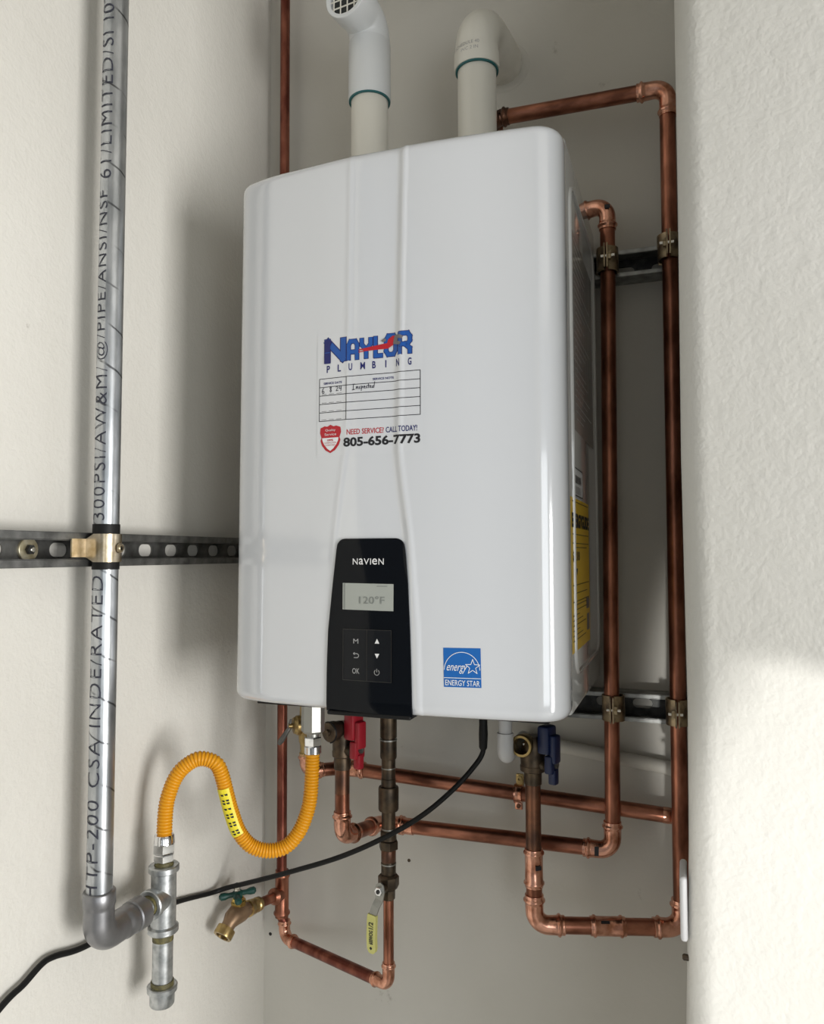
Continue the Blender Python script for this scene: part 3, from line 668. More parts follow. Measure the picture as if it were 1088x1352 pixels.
# pipe clamps
def pipe_clamp(P, r, du, dn, m, label, wall_gap, group=None, cush=.0, side_=1):
    """two-piece strap round a vertical pipe; du along strut, dn away from the wall"""
    P, du, dn = V(P), V(du), V(dn); up = V((0, 0, 1)); t = thing('pipe_clamp', P, label, 'pipe clamp', group); H = .037; th = .0022
    for s_ in (1, -1):
        b = B(); outer, inner = [], []
        angs = [math.radians(a) for a in range(10, 171, 16)]
        prof = [(P + du*s_*math.sin(a)*(r+cush+th) + dn*math.cos(a)*(r+cush+th)) for a in angs]
        profi = [(P + du*s_*math.sin(a)*(r+cush) + dn*math.cos(a)*(r+cush)) for a in angs]
        # ear at the front, foot towards the strut
        a0 = P+du*s_*.0030+dn*(r+cush+th); prof[0] = a0; profi[0] = P+du*s_*.0010+dn*(r+cush); ear = a0+dn*.0115
        foot = P+du*s_*(r+cush+.001)-dn*(wall_gap); footi = foot-du*s_*th
        Lo = [ear+du*s_*.0002] + prof + [foot]; Li = [ear-du*s_*th*.9] + profi + [footi]
        vs = []
        for h in (-H/2, H/2): vs.append(([b.bm.verts.new(p+up*h) for p in Lo], [b.bm.verts.new(p+up*h) for p in Li]))
        (o0, i0_), (o1, i1_) = vs
        for k in range(len(Lo)-1):
            b.bm.faces.new((o0[k], o0[k+1], o1[k+1], o1[k])); b.bm.faces.new((i0_[k], i0_[k+1], i1_[k+1], i1_[k]))
            b.bm.faces.new((o0[k], o0[k+1], i0_[k+1], i0_[k])); b.bm.faces.new((o1[k], o1[k+1], i1_[k+1], i1_[k]))
        for k in (0, -1): b.bm.faces.new((o0[k], o1[k], i1_[k], i0_[k]))
        b.build('strap', m, t, angle=30)
    bp = P+dn*(r+cush+th+.0062)
    B().lathe(bp-du*.0075*side_, du*side_, [(0, .0026), (.020, .0026)], 12).build('bolt', M['bolt'], t)
    B().hexa(bp+du*side_*.0032, du*side_, .0048, .0062).build('bolt_head', M['clamp_gold'], t, smooth=False)
    return t
OX, OY, OR = .5525, -.0565, .0116
IXP, IYP, IR = .4610, -.0550, .0113
g_ = 'copper pipe clamps on the struts'
for P, r, sd_, lab in (((IXP+.002, IYP, .6375), IR, 1, 'dull brass-coloured pipe clamp on the inner copper pipe at the upper strut'),
                  ((OX, OY, .6450), OR, -1, 'dull brass-coloured pipe clamp on the outer copper pipe at the upper strut'),
                  ((IXP, IYP, -.0375), IR, 1, 'dull brass-coloured pipe clamp on the inner copper pipe at the lower strut'),
                  ((OX-.001, OY, -.0375), OR, -1, 'dull brass-coloured pipe clamp on the outer copper pipe at the lower strut')):
    pipe_clamp(P, r, (1, 0, 0), (0, -1, 0), M['clamp_dark'], lab, .018, g_, .0030, sd_)
# left clamp: broad bright strap wrapped over the gas pipe with a flat ear
t = thing('pipe_clamp', (GX, GY, .1985), 'shiny broad metal strap clamp holding the galvanised gas pipe', 'pipe clamp')
b = B(); H = .034; P0 = V((GX, GY, .1985)); rr_ = GR+.0032
A = [math.radians(a) for a in range(-100, 101, 10)]        # angle 0 faces +x (into the room)
path_o = [V((WL+.0440, GY-.0405, 0)), V((WL+.0440, GY-.0185, 0))] + [V((GX+rr_*math.cos(a), GY+rr_*math.sin(a), 0)) for a in A] + [V((GX-.006, GY+rr_+.0006, 0)), V((WL+.0435, GY+rr_+.0006, 0))]
path_i = [V((WL+.0420, GY-.0405, 0)), V((WL+.0420, GY-.0170, 0))] + [V((GX+(rr_-.002)*math.cos(a), GY+(rr_-.002)*math.sin(a), 0)) for a in A] + [V((GX-.006, GY+rr_-.0014, 0)), V((WL+.0435, GY+rr_-.0014, 0))]
vs = []
for sg in (-1, 1):
    def hh(i): return (.011 if i < 2 else H/2)*sg
    vs.append(([b.bm.verts.new(p+V((0, 0, .1985+hh(i)))) for i, p in enumerate(path_o)], [b.bm.verts.new(p+V((0, 0, .1985+hh(i)))) for i, p in enumerate(path_i)]))
(o0, i0_), (o1, i1_) = vs
for k in range(len(path_o)-1):
    b.bm.faces.new((o0[k], o0[k+1], o1[k+1], o1[k])); b.bm.faces.new((i0_[k], i0_[k+1], i1_[k+1], i1_[k])); b.bm.faces.new((o0[k], o0[k+1], i0_[k+1], i0_[k])); b.bm.faces.new((o1[k], o1[k+1], i1_[k+1], i1_[k]))
for k in (0, -1): b.bm.faces.new((o0[k], o1[k], i1_[k], i0_[k]))
b.build('strap', M['clamp_gold'], t, angle=30)
B().lathe((GX, GY, .1785-.006), (0, 0, 1), [(0, GR+.0006), (0, GR+.0010), (.055, GR+.0010), (.055, GR+.0004)], 28, cap=(False, False)).build('cushion', M['black'], t, label='black rubber sleeve')
a_ = math.radians(5); c_ = V((GX+math.cos(a_)*(rr_+.001), GY+math.sin(a_)*(rr_+.001), .1985))
B().lathe(c_, (math.cos(a_), math.sin(a_), 0), [(0, .0062), (.002, .0058), (.0035, .0042), (.0035, .0030), (.0015, .0028)], 18).build('screw', M['clamp_gold'], t)
B().obox(c_+V((math.cos(a_), math.sin(a_), 0))*.0024, V((math.cos(a_), math.sin(a_), 0))*.002, V((-math.sin(a_), math.cos(a_), 0))*.0014, V((0, 0, .0075))).build('screw_slot', M['dark_hole'], t, smooth=False)

# ------------------------------------------------------------------ outer copper run (cold)
Z1, X1, Y1 = V((0, 0, 1)), V((1, 0, 0)), V((0, 1, 0))
cold = thing('copper_pipe', (OX, OY, -.342), 'outer copper pipe rising from the cold inlet beside the right wall and over the heater', 'copper pipe')
TZ = .8915
tube(cold, (.288, OY, .8952), (OX-.035, OY, TZ), OR, M['copper_h'])
press_elbow(cold, (OX+.003, OY, TZ), -X1, -Z1, OR)
tube(cold, (OX+.002, OY, TZ-.04), (OX-.001, OY, -.302), OR, M['copper'])
press_elbow(cold, (.283, OY, .8953), X1, Y1, OR, leg=.030, m=M['copper_dark'])
tube(cold, (.283, OY+.02, .8953), (.283, 0.001, .8953), OR, M['copper'])
B0 = V((.3512, -.114, -.3425)); B1 = V((.5505, -.0545, -.3420)); bd = (B1-B0).normalized()
press_elbow(cold, B1, -bd, Z1, OR+.0002, leg=.040)
press_elbow(cold, B0, bd, Z1, OR+.0002, leg=.043)
tube(cold, B0+bd*.04, B1-bd*.035, OR, M['copper_h'])
press_coupling(cold, B0+bd*.104, bd, .050, OR)
tube(cold, B0+Z1*.038, (.3510, -.114, -.128), .0111, M['copper_dark'])
press_coupling(cold, (.3512, -.114, -.262), Z1, .054, OR-.0001)
tube(cold, B0+Z1*.038, (.3512, -.114, -.280), OR, M['copper'])
# little black brand marks on fittings
def mark(parent, P, n, tdir, w_, h_, lines_=True):
    P, n, tdir = V(P), V(n).normalized(), V(tdir).normalized(); s_ = n.cross(tdir)
    mk = B().obox(P, tdir*h_, s_*w_, n*.0006, .0).build('ink_mark', M['ink'], parent, smooth=False)
    return mk
def facing(P): d = CAM-V(P); d.z = 0; return d.normalized()
mark(cold, V((.3512, -.114, -.2585))+(facing((.35, -.114, 0))+V((.45, .2, 0))).normalized()*(OR*1.17), facing((.35, -.114, 0))+V((.45, .2, 0)), Z1, .009, .006)
q = B0+bd*.102; mark(cold, q+(V((0, -1, 1))).normalized()*OR*1.14, V((0, -1, 1)), bd, .004, .012)

# ------------------------------------------------------------------ inner copper run (hot / recirculation)
hot = thing('copper_pipe', (IXP, IYP, -.248), 'inner copper pipe looping from the hot valve up beside the heater side', 'copper pipe')
TT = V((IXP+.003, IYP, .7255)); dt = V((-1, .25, -.02)).normalized()
press_elbow(hot, TT, dt, -Z1, IR, leg=.040)
tube(hot, TT+dt*.036, TT+dt*.046, IR*.98, M['copper_dark'])
tube(hot, TT-Z1*.036, (IXP-.0035, IYP, -.212), IR, M['copper'])
LB = V((IXP-.004, IYP, -.2465))
press_elbow(hot, LB, -X1, Z1, IR, leg=.043)
RA = V((.0950, IYP, -.2480))
tube(hot, (.125, IYP, -.2475), (LB.x-.038, IYP, -.2460), IR, M['copper_h'])
press_coupling(hot, (.1345, IYP, -.2475), X1, .024, IR, name='socket', beads=(1, 0))
# lower left: drop from the valve, elbow towards the wall, elbow right
HVX, HVY = .0732, -.170
C1 = V((HVX, HVY, -.2330)); C2 = V((.0910, IYP, -.2470)); d12 = (C2-C1).normalized()
press_elbow(hot, C1, Z1, d12, IR, leg=.038)
press_elbow(hot, C2, -d12, X1, IR, leg=.040)
tube(hot, C1+d12*.03, C2-d12*.03, IR, M['copper'])
tube(hot, C1+Z1*.034, (HVX, HVY, -.168), .0111, M['copper'])
tube(hot, (HVX, HVY, -.169), (HVX, HVY, -.125), .0111, M['copper_dark'], 'stub')
f_ = facing(TT); mark(hot, TT-Z1*.008+f_*IR*1.16, f_, Z1, .008, .006)
mark(hot, LB-X1*.022+V((0, -1, .1)).normalized()*IR*1.16, (0, -1, .1), X1, .013, .006)

# ------------------------------------------------------------------ discharge pipe from relief valve
dis = thing('copper_pipe', (.02, -.05, -.165), 'upper level copper discharge pipe running behind the others from the relief valve', 'copper pipe')
PX, PY = -.0170, -.112
tube(dis, (.050, -.052, -.1668), (.546, -.0285, -.1957), IR, M['copper_h'])
press_coupling(dis, (.0465, -.052, -.1664), X1, .026, IR, name='socket', beads=(0, 1))
B().lathe((.5275, -.0293, -.1947), (1, .048, -.058), [(0, IR*1.03), (.007, IR*1.05), (.012, IR*1.0)]).build('end_ring', M['fitting'], dis)
C3 = V((PX, PY, -.1600)); C4 = V((.024, -.052, -.1640)); d34 = (C4-C3).normalized()
press_elbow(dis, C3, Z1, d34, IR*.92, leg=.030)
tube(dis, C3+d34*.02, C4+X1*.01, IR*.95, M['copper'])
B().sweep([C4-X1*.018, C4-X1*.014, C4, C4+X1*.014], [IR*1.1, IR*1.22, IR*1.15, IR*1.05], 20).build('socket', M['fitting'], dis)
hg = thing('pipe_hanger', (.3144, -.047, -.180), 'copper hanger bracket around the discharge pipe next to the cold valve', 'pipe hanger')
hc = V((.3144, -.0394, -.1822))
B().lathe(hc-X1*.006, X1, [(0, IR+.0002), (0, IR+.0035), (.003, IR+.0022), (.009, IR+.0022), (.012, IR+.0035), (.012, IR+.0002)], 24, cap=(False, False)).build('ring', M['fitting'], hg)
B().obox(hc+V((.002, 0, .0215)), X1*.012, Y1*.005, Z1*.018, .0015).build('ear', M['brass'], hg)
B().obox(hc-V((0, 0, .0185)), X1*.012, Y1*.005, Z1*.012, .0015).build('ear', M['fitting'], hg)
B().lathe(hc+V((.002, -.002, .0235)), (0, -1, 0), [(0, .0046), (.003, .0044), (.0032, .0022), (.001, .002)], 14).build('screw', M['brass'], hg)
B().lathe(hc+V((0, -.002, -.0185)), (0, -1, 0), [(0, .0035), (.003, .003)], 14).build('screw', M['copper_dark'], hg)
B().lathe(hc+V((0, 0, .012)), (0, 1, 0), [(0.002, .004), (.0392, .004)], 12).build('stand_off', M['copper_dark'], hg)

# ------------------------------------------------------------------ left half-inch copper line with the low point drain
low = thing('copper_pipe', (-.1046, -.033, -.397), 'thin copper pipe in the left corner turning below to the yellow-levered valve', 'copper pipe')
HR = .0088; HM = .0079; LY = -.033
tube(low, (-.1105, LY, 1.44), (-.1050, LY, -.365), HR, M['tube_half'])
TC = V((-.1043, LY, -.3960))
b = B(); b.lathe(TC-Z1*.040, Z1, [(0, HR*1.05), (.0005, HR*1.3), (.004, HR*1.32), (.006, HR*1.6), (.009, HR*1.6), (.012, HR*1.34), (.066, HR*1.34), (.069, HR*1.55), (.072, HR*1.55), (.075, HR*1.32), (.0795, HR*1.3), (.080, HR)])
bdir = V((-.0114, -.117, .0155)).normalized()
b.lathe(TC, bdir, [(0, HR*1.25), (.018, HR*1.28), (.0205, HR*1.55), (.0235, HR*1.55), (.026, HR*1.25), (.0285, HR)])
b.build('tee', M['copper'], low, label='copper press tee')
K0 = V((-.0990, LY, -.4700)); K1 = V((.1360, -.140, -.4520)); kd = (K1-K0).normalized()
tube(low, TC-Z1*.038, K0+Z1*.025, HR, M['tube_half'])
press_elbow(low, K0, Z1, kd, HR, leg=.030)
tube(low, K0+kd*.026, K1-kd*.026, HR, M['tube_half'])
press_elbow(low, K1, -kd, Z1, .0083, leg=.033)
MX, MY = .1360, -.140
tube(low, K1+Z1*.029, (MX, MY, -.326), HM, M['copper'])

# ------------------------------------------------------------------ hose bib
bib = thing('hose_bib', TC+bdir*.05, 'bronze garden tap with green wheel handle on the thin copper pipe', 'tap')
s0 = TC+bdir*.024
B().lathe(s0, bdir, [(0, HM), (.044, HM)]).build('stub', M['copper'], bib)
B().lathe(s0+bdir*.042, bdir, [(0, .009), (.001, .0115), (.008, .0118), (.010, .0102), (.013, .0118), (.020, .0122), (.022, .0112), (.024, .0128), (.031, .0130), (.032, .010)]).build('adapter', M['brass'], bib)
bo = s0+bdir*.074
od = V((-.13, -.72, -.62)).normalized()               # outlet direction
b = B(); pts = [bo, bo+bdir*.006, bo+bdir*.016, bo+bdir*.026, bo+bdir*.034+od*.006, bo+bdir*.034+od*.014, bo+bdir*.034+od*.024]
b.sweep(pts, [.0110, .0125, .0150, .0158, .0138, .0108, .0105], 22); b.build('body', M['bronze_body'], bib)
ot = bo+bdir*.034+od*.020
B().lathe(ot, od, [(0, .0110), (.001, .0148), (.012, .0152), (.0145, .0146), (.0145, .0105), (.006, .0100), (.005, .0)], 22, cap=(True, False)).build('outlet', M['brass'], bib)
sd = (V((-.05, -.12, 1))).normalized(); sb = bo+bdir*.020
B().lathe(sb, sd, [(0, .0100), (.012, .0100), (.013, .0118), (.020, .0118), (.021, .010), (.025, .0085)], 8).build('bonnet', M['brass_bright'], bib)
B().lathe(sb+sd*.022, sd, [(0, .0045), (.012, .0045)], 12).build('stem', M['brass'], bib)
b = B(); hc_ = sb+sd*.031; e1 = V((1, .25, .15)); e1 = (e1-e1.dot(sd)*sd).normalized(); e2 = sd.cross(e1)
b.lathe(hc_-sd*.006, sd, [(0, .0070), (.004, .0085), (.009, .0085), (.011, .006)], 14)
for k in range(4):
    a = k*PI/2+.35; d = e1*math.cos(a)+e2*math.sin(a)
    b.sweep([hc_+d*.004, hc_+d*.014, hc_+d*.020, hc_+d*.026, hc_+d*.029], [.0042, .0040, .0056, .0056, .0025], 12)
b.build('handle', M['green'], bib, label='dark green four-lobed handle')
B().hexa(hc_+sd*.005, sd, .0035, .0045).build('handle_screw', M['bolt'], bib, smooth=False)

# ------------------------------------------------------------------ central vertical drain line: stack of bronze fittings
mid_ = thing('valve_pipe', (MX, MY, -.326), 'brown vertical pipe of stacked bronze fittings under the control panel', 'pipe')
tube(mid_, (MX, MY, -.300), (MX, MY, .004), .0105, M['brass_dark'])
def ring(z0, z1, r, m, name, n=24):
    return B().lathe((MX, MY, z0), Z1, [(0, r*.93), ((z1-z0)*.08, r), ((z1-z0)*.92, r), (z1-z0, r*.93)], n).build(name, m, mid_, angle=35)
tube(mid_, (MX, MY, -.0870), (MX, MY, .004), .0128, M['brass_dark'], 'reducer')
ring(-.119, -.090, .0126, M['brass_dark'], 'reducer'); ring(-.092, -.0895, .0131, M['zinc'], 'solder_ring'); ring(-.134, -.132, .0100+.001, M['zinc'], 'solder_ring')
ring(-.196, -.1605, .0155, M['brass_dark'], 'check_valve'); ring(-.224, -.222, .0110, M['zinc'], 'solder_ring'); ring(-.160, -.148, .0112, M['brass_dark'], 'collar')
ring(-.2530, -.2400, .0150, M['brass_dark'], 'union_nut', 6); ring(-.240, -.226, .0122, M['brass_dark'], 'collar')
ring(-.272, -.253, .0112, M['copper_dark'], 'nipple'); ring(-.291, -.270, .0112, M['brass_dark'], 'tapered_collar')
ring(-.2755, -.2735, .0118, M['zinc'], 'solder_ring')
dv = thing('ball_valve', (MX, MY, -.307), 'small dark ball valve with yellow lever hanging under the heater', 'valve')
B().lathe((MX, MY, -.3270), Z1, [(0, .0085), (.001, .0098), (.014, .0100), (.016, .0130), (.022, .0158), (.034, .0158), (.037, .0130), (.0375, .011)], 8, phase=.3).build('body', M['brass_dark'], dv, angle=25)
ld = V((-.20, -1, 0)).normalized()                      # stem direction, towards the room
sp_ = V((MX, MY, -.3060))+ld*.012
B().lathe(sp_, ld, [(0, .0075), (.008, .0070), (.009, .0040), (.016, .0040)], 14).build('stem', M['brass_dark'], dv)
ls = Z1.cross(ld).normalized()
if ls.x > 0: ls = -ls
hp0 = sp_+ld*.0115
def lever_piece(pts, wds, th):
    b = B(); L_, R_ = [], []
    for i, (p, wd) in enumerate(zip(pts, wds)):
        T = (pts[min(i+1, len(pts)-1)]-pts[max(i-1, 0)]).normalized(); s_ = ld.cross(T).normalized()
        L_.append([p+s_*wd/2+ld*th/2, p+s_*wd/2-ld*th/2]); R_.append([p-s_*wd/2+ld*th/2, p-s_*wd/2-ld*th/2])
    rg = [[b.bm.verts.new(q) for q in (l[0], r_[0], r_[1], l[1])] for l, r_ in zip(L_, R_)]
    for a, c in zip(rg, rg[1:]):
        for k in range(4): b.bm.faces.new((a[k], a[(k+1) % 4], c[(k+1) % 4], c[k]))
    b.bm.faces.new(rg[0]); b.bm.faces.new(rg[-1]); return b
down = [hp0+Z1*.011+ls*.001, hp0+Z1*.008, hp0, hp0-Z1*.013+ls*.001, hp0-Z1*.022+ls*.0045+ld*.004, hp0-Z1*.036+ls*.009+ld*.006]
lev = lever_piece(down, [.006, .013, .0165, .013, .0125, .0125], .0022).build('lever', M['zinc'], dv, smooth=False, label='grey steel lever')
B().hexa(hp0+ld*.001, ld, .0045, .0066).build('lever_nut', M['chrome'], dv, smooth=False)
B().lathe(hp0+ld*.0055, ld, [(0, .0032), (.0012, .0030)], 12).build('stud_end', M['dark_hole'], dv)
e_ = down[-1]
sl = [e_+Z1*.002, e_-Z1*.002+ls*.0004, e_-Z1*.030+ls*.0015, e_-Z1*.046+ls*.0005, e_-Z1*.0505, e_-Z1*.0530]
b = B(); 
for_b = lever_piece(sl, [.0140, .0152, .0155, .0150, .0120, .0060], .0058)
sleeve = for_b.build('lever_sleeve', M['lever_yellow'], dv, angle=25, label='pale yellow plastic sleeve')
def on_sleeve(u, v):                                     # u across to the right, v up
    return e_-Z1*.026+ls*.001 - ls*u + Z1*v + ld*.0034
lettering(sleeve, 'sleeve_lettering', '1/2', lambda u, v: on_sleeve(-v, u), .008, .018, -.004, .004, M['ink'], offset=.02)
lettering(sleeve, 'sleeve_lettering', '600WOG', lambda u, v: on_sleeve(-v, u), -.014, .006, -.0035, .0035, M['ink'], offset=.03)
poly(sleeve, 'sleeve_mark', [(0, -.022), (.0025, -.0195), (0, -.017), (-.0025, -.0195)], on_sleeve, M['ink'])

# ------------------------------------------------------------------ isolation valves with coloured handles
def iso_valve(x, y, ztop, m_h, label, hlabel, open_port, zb):
    t = thing('isolation_valve', (x, y, zb), label, 'valve')
    B().lathe((x, y, -.0070), -Z1, [(0, .0190), (.003, .0190), (.006, .0135), (.020, .0125), (.022, .0145), (.028, .0150)], 24).build('neck', M['brass_dark'], t)
    bz = zb
    g = 1.24 if open_port else 1.04
    B().lathe((x, y, bz), Z1, [(0, .0108), (.001, .0126), (.018, .0129), (.020, .0146*g), (.027, .0150*g), (.029, .0142*g), (.042, .0148*g), (.050, .0152*g), (.060, .0146*g), (.070, .0120)], 24).build('body', M['brass_dark'], t, angle=30)
    pd = V((-.10, -1, 0)).normalized() if open_port else V((-.35, -1, -.05)).normalized()
    pc = V((x-.009, y-.006, bz+.060)) if open_port else V((x-.001, y-.005, bz+.061))
    if open_port:
        B().lathe(pc, pd, [(0, .0140), (.014, .0148), (.015, .0158), (.022, .0160), (.0235, .0150), (.0235, .0118), (.006, .0115), (.0055, .0)], 28, cap=(True, False)).build('service_port', M['brass'], t, label='open brass service port')
        B().lathe(pc+pd*.006, pd, [(0, .0113), (.0005, .0113)], 24).build('port_bore', M['dark_hole'], t)
        B().lathe(pc+pd*.0065, pd, [(0, .0020), (.003, .0015)], 10).build('port_pin', M['bolt'], t)
    else:
        B().lathe(pc, pd, [(0, .0125), (.012, .0130), (.013, .0148), (.024, .0150), (.0255, .0138), (.0265, .006), (.0265, .005), (.030, .0045)], 24).build('service_port_cap', M['brass_dark'], t, label='capped bronze service port')
        b = B(); q0 = pc+pd*.018
        s_ = pd.cross(Z1).normalized()
        arc_ = [q0+pd*.006+(s_*math.cos(a)+Z1*math.sin(a))*.0150 for a in [math.radians(60+200*i/18) for i in range(19)]]
        b.sweep(arc_, .0012, 8); b.build('cap_strap', M['black'], t)
    # handle: stem to the right, paddle up, tab down
    st = V((x+.010, y-.004, bz+.030)); hd = V((1, -.35, 0)).normalized()
    B().lathe(st, hd, [(0, .0085), (.010, .0080), (.012, .0095), (.016, .0095)], 18).build('stem_boss', M['brass_dark'], t)
    hx = st+hd*.020; s2 = Z1.cross(hd)
    b = B(); b.obox(hx+V((0, 0, .004)), hd*.013, s2*.022, Z1*.026, .003)
    b.obox(hx+Z1*.038-hd*.007, hd*.019, s2*.026, Z1*.040, .004)
    b.obox(hx+Z1*.026+hd*.006, hd*.010, s2*.018, Z1*.040, .003)
    b.obox(hx-Z1*.013+hd*.003, hd*.012, s2*.012, Z1*.022, .0025)
    b.build('handle', m_h, t, label=hlabel, angle=40)
    B().hexa(hx+hd*.006+Z1*.004, hd, .004, .0050).build('handle_nut', M['strut'], t, smooth=False)
    return t
iso_valve(HVX, HVY, 0, M['red'], 'bronze service valve with red handle on the hot outlet', 'red plastic handle', False, -.1330)
iso_valve(.3512, -.114, 0, M['blue'], 'bronze service valve with dark blue handle and open port', 'dark blue plastic handle', True, -.1440)
# relief valve
rv = thing('relief_valve', (PX, PY, -.12), 'brass pressure relief valve with small lever behind the yellow hose', 'valve')
B().lathe((PX, PY, -.138), Z1, [(0, .0095), (.001, .0118), (.008, .0120), (.010, .0105), (.022, .0108), (.026, .0125), (.040, .0138), (.060, .0140), (.064, .0120), (.085, .0110), (.134, .0105)], 22).build('body', M['brass'], rv)
pdn = V((-.75, -.66, 0)).normalized()
B().lathe((PX, PY, -.085), pdn, [(0, .0130), (.010, .0130), (.012, .0155), (.017, .0155), (.018, .0140), (.022, .0125), (.023, .004), (.030, .004)], 22).build('bonnet', M['brass'], rv)
lv = V((PX, PY, -.085))+pdn*.026; l2 = V((-.55, -.1, -.83)).normalized()
b = B(); b.sweep([lv+Z1*.010, lv+l2*.004, lv+l2*.016, lv+l2*.030, lv+l2*.036], [.002, .0035, .0042, .0050, .0030], 10); b.build('lever', M['strut'], rv)

# ------------------------------------------------------------------ condensate drain, wall conduit
dr = thing('condensate_drain', (.3185, -.150, -.02), 'short grey-white plastic drain elbow under the heater', 'drain elbow')
tube(dr, (.3190, -.150, -.0705), (.3190, -.150, -.004), .0095, M['pvc_drain'])
C5 = V((.3188, -.150, -.0985)); pts = [C5+Z1*.034, C5+Z1*.0335, C5+Z1*.014] + arc_pts(C5, Z1, Y1, .013, 10) + [C5+Y1*.03]
B().sweep(pts, [.0096]+[.0117]*(len(pts)-1), 24).build('elbow', M['pvc_drain'], dr)
tube(dr, C5+Y1*.028, C5+V((.0, .128, 0)), .0095, M['pvc_drain'])
cdt = thing('wall_conduit', (.45, -.015, -.133), 'pale plastic pipe painted like the wall behind the copper pipes', 'plastic pipe')
tube(cdt, (.3188, -.0140, -.1035), (.572, -.0140, -.1345), .0102, M['wall_b'])

# ------------------------------------------------------------------ power cord
cord = thing('power_cord', (.2866, -.150, -.06), 'black power cord sagging from the heater across to the left wall', 'cord')
cpts = [(.2868, -.150, -.080), (.2858, -.150, -.095), (.2764, -.155, -.1120), (.2489, -.170, -.1440), (.2099, -.190, -.1780), (.1576, -.195, -.2122), (.0803, -.190, -.2536), (-.0127, -.180, -.2927), (-.0877, -.165, -.3235), (-.130, -.161, -.3390), (-.1500, -.180, -.3430), (-.1510, -.2623, -.3220), (-.150, -.355, -.306), (-.149, -.4523, -.2975), (-.149, -.4990, -.2862), (-.149, -.5190, -.2855), (-.149, -.5453, -.2955), (-.149, -.5756, -.3040), (-.149, -.66, -.345), (-.149, -.78, -.41)]
B().sweep(resample(catmull(cpts, 8), .005), .0037, 12).build('cable', M['black'], cord)
B().sweep([(.2868, -.150, .003), (.2868, -.150, -.03), (.2868, -.150, -.055), (.2868, -.150, -.070), (.2864, -.150, -.088), (.2862, -.150, -.091)], [.0062, .0062, .0060, .0066, .0060, .0045], 16).build('strain_relief', M['black'], cord)
B().lathe((.2868, -.150, -.0065), -Z1, [(0, .0120), (.004, .0120), (.005, .009)], 18).build('gland', M['black'], cord)

# ------------------------------------------------------------------ vent pipes
VX, VY, VR = .1043, -.140, .0295
v1 = thing('vent_pipe', (VX, VY, .69), 'left white plastic vent pipe with screened open end on the heater top', 'vent pipe')
tube(v1, (VX, VY, .6950), (VX, VY, .9450), VR, M['pvc'], seg=40)
B().lathe((VX, VY, .9140), Z1, [(0, VR+.0002), (0, VR+.0040), (.003, VR+.0045), (.093, VR+.0040), (.0945, VR+.0030), (.0945, VR+.0002)], 40, cap=(False, False)).build('coupling', M['pvc_grey'], v1, label='cool white coupling')
B().lathe((VX, VY, .9118), Z1, [(0, VR+.0004), (0, VR+.0036), (.0035, VR+.0040), (.0035, VR+.0004)], 40, cap=(False, False)).build('primer_ring', M['primer'], v1, label='dark teal primer ring')
td = V((-.14, -1, .02)).normalized()
C7 = V((VX, VY, 1.0420)); E1_ = C7
pts = [C7-Z1*.045, C7-Z1*.040, C7-Z1*.034]+arc_pts(C7, -Z1, td, .030, 10)+[C7+td*.048, C7+td*.072]
b = B(); b.sweep(pts, [VR+.0010, VR+.0030, VR+.0030]+[VR+.0030]*11+[VR+.0052, VR+.0056], 36, cap=(False, False))
b.sweep([pts[-1], pts[-2], pts[-3]], [VR-.001]*3, 36, cap=(False, False))
bm = b.bm
fe = E1_+td*.072
b.lathe(fe, td, [(0, VR-.001), (.0015, VR-.0008), (.0015, VR+.0050), (0, VR+.0056)], 36, cap=(False, False))
b.build('termination_elbow', M['pvc_grey'], v1, label='cool white elbow facing the room')
B().lathe(fe-td*.010, td, [(0, VR-.0012), (.001, VR-.0012)], 36).build('end_screen', M['screen'], v1, label='dark opening behind the screen')
b = B(); s1 = td.cross(Z1).normalized(); s2_ = s1.cross(td)
for i in range(-2, 3):
    o_ = i*.0122-.002; h_ = math.sqrt(max(0, (VR-.0015)**2-o_**2))
    b.sweep([fe-td*.002+s1*o_-s2_*h_, fe-td*.002+s1*o_+s2_*h_], .0011, 6, ref=s1); b.sweep([fe-td*.002+s2_*o_-s1*h_, fe-td*.002+s2_*o_+s1*h_], .0011, 6, ref=s2_)
sg_ = b.build('screen_grid', M['pvc'], v1, label='white wire grid'); 
WX, WY = .2805, -.135
v2 = thing('vent_pipe', (WX, WY, .69), 'right white plastic vent pipe bending back into the wall', 'vent pipe')
tube(v2, (WX, WY, .6950), (WX, WY, .955), VR, M['pvc'], seg=40)
C6 = V((WX, WY, 1.014)); wd_ = V((.10, 1, 0)).normalized()
pts = [C6-Z1*.086, C6-Z1*.0855, C6-Z1*.079, C6-Z1*.060]+arc_pts(C6, -Z1, wd_, .055, 14)+[C6+wd_*.072, C6+wd_*.118]
B().sweep(pts, [VR+.0005, VR+.0048, VR+.0054, VR+.0050]+[VR+.0034]*15+[VR+.0044, VR+.0050], 40).build('elbow', M['pvc'], v2)
B().lathe((WX, WY, .9262), Z1, [(0, VR+.0004), (0, VR+.0032), (.0030, VR+.0036), (.0030, VR+.0004)], 40, cap=(False, False)).build('primer_ring', M['primer'], v2, label='thin teal primer ring')
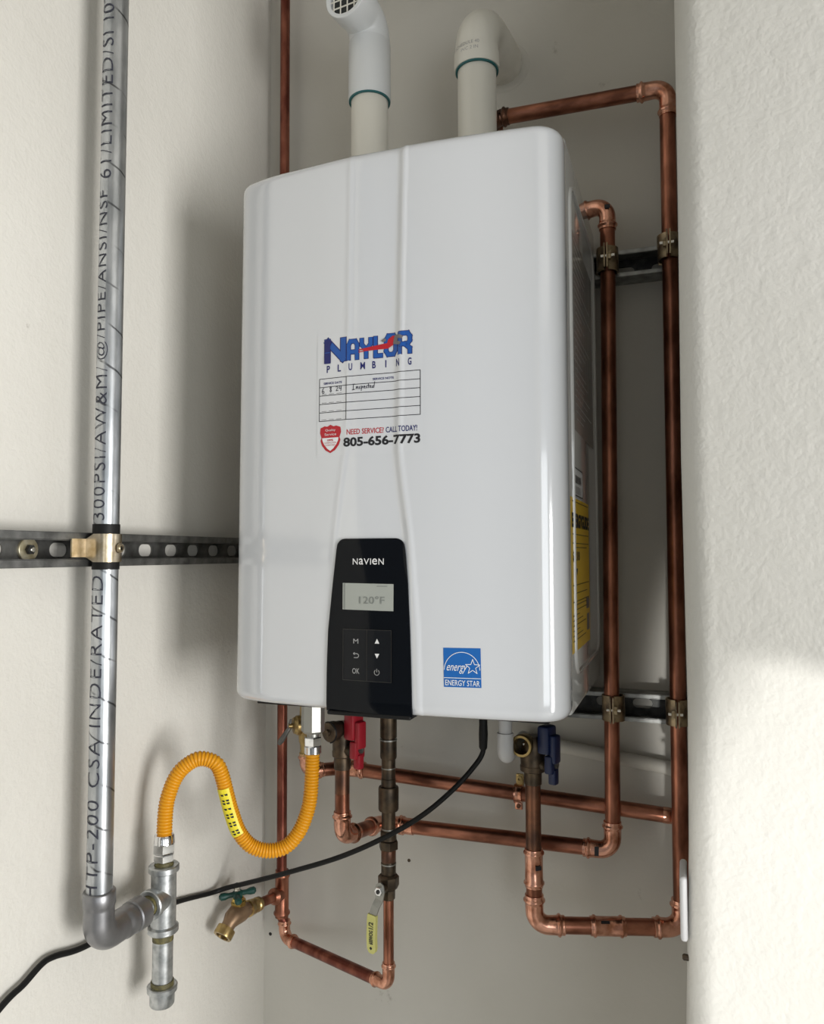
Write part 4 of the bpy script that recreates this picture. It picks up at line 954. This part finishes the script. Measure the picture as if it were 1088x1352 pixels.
tube(v2, C6+wd_*.09, C6+wd_*.136, VR, M['pvc'], 'wall_stub', 40)
fc = C6+wd_*.1345
B().lathe((fc.x, 0, fc.z), (0, -1, 0), [(0, VR+.013), (.0008, VR+.012), (.0016, VR+.007), (.002, VR+.001)], 40).build('wall_flange', M['wall_b'], v2, label='wall-coloured plaster collar')
def on_elbow(u, v):                                       # outside face of the second elbow
    return V((WX+(VR+.0052)*math.cos(v), WY+(VR+.0052)*math.sin(v), u))
ca2 = math.atan2(CAM.y-WY, CAM.x-WX)
lettering(v2, 'stamp_lettering', 'SCHEDULE 40', lambda u, v: on_elbow(v, u), ca2-1.15, ca2+.10, .9520, .9570, M['dim_ink'], cuts=1)
lettering(v2, 'stamp_lettering', 'PVC 2 IN', lambda u, v: on_elbow(v, u), ca2-.75, ca2+.05, .9435, .9485, M['dim_ink'], cuts=1)

# ------------------------------------------------------------------ small things on the walls
t = thing('cover_plate', (.562, -.415, -.152), 'white plastic box edge wrapped round the corner of the right wall', 'box')
B().box((.5550, -.440, -.1830), (.5620, -.390, -.1215), .0033, 4).build('cover', M['white_box'], t)
t = thing('wall_screw', (.560, -.43, -.202), 'small dark screw head on the inner side of the right wall', 'screw')
B().lathe((.5640, -.430, -.2010), (-1, 0, 0), [(0, .0030), (.0065, .0030), (.0078, .0020)], 14).build('screw_head', M['brass_dark'], t)
for (x, z), r_, lab in (((.1181, -.3240), .0030, 'small plugged screw hole in the back wall beside the valve'), ((.000, 0), 0, None)):
    if not lab: continue
    tag(B().lathe((x, .0005, z), (0, -1, 0), [(0, r_), (.0012, r_*.9), (.0014, .0004)], 10).build('screw_hole', M['brass_dark']), lab, 'screw hole')
tag(B().lathe((.1871, .0005, -.3505), (0, -1, 0), [(0, .0002), (.0003, .0002)], 6).build('screw_hole', M['hole']), 'tiny pin hole in the back wall', 'screw hole') if False else None
tag(B().lathe((-.1453, .0005, -.4861), (0, -1, 0), [(0, .0030), (.0010, .0030)], 10).build('screw_hole', M['hole']), 'dark drilled hole in the back wall beside the thin copper pipe', 'screw hole')
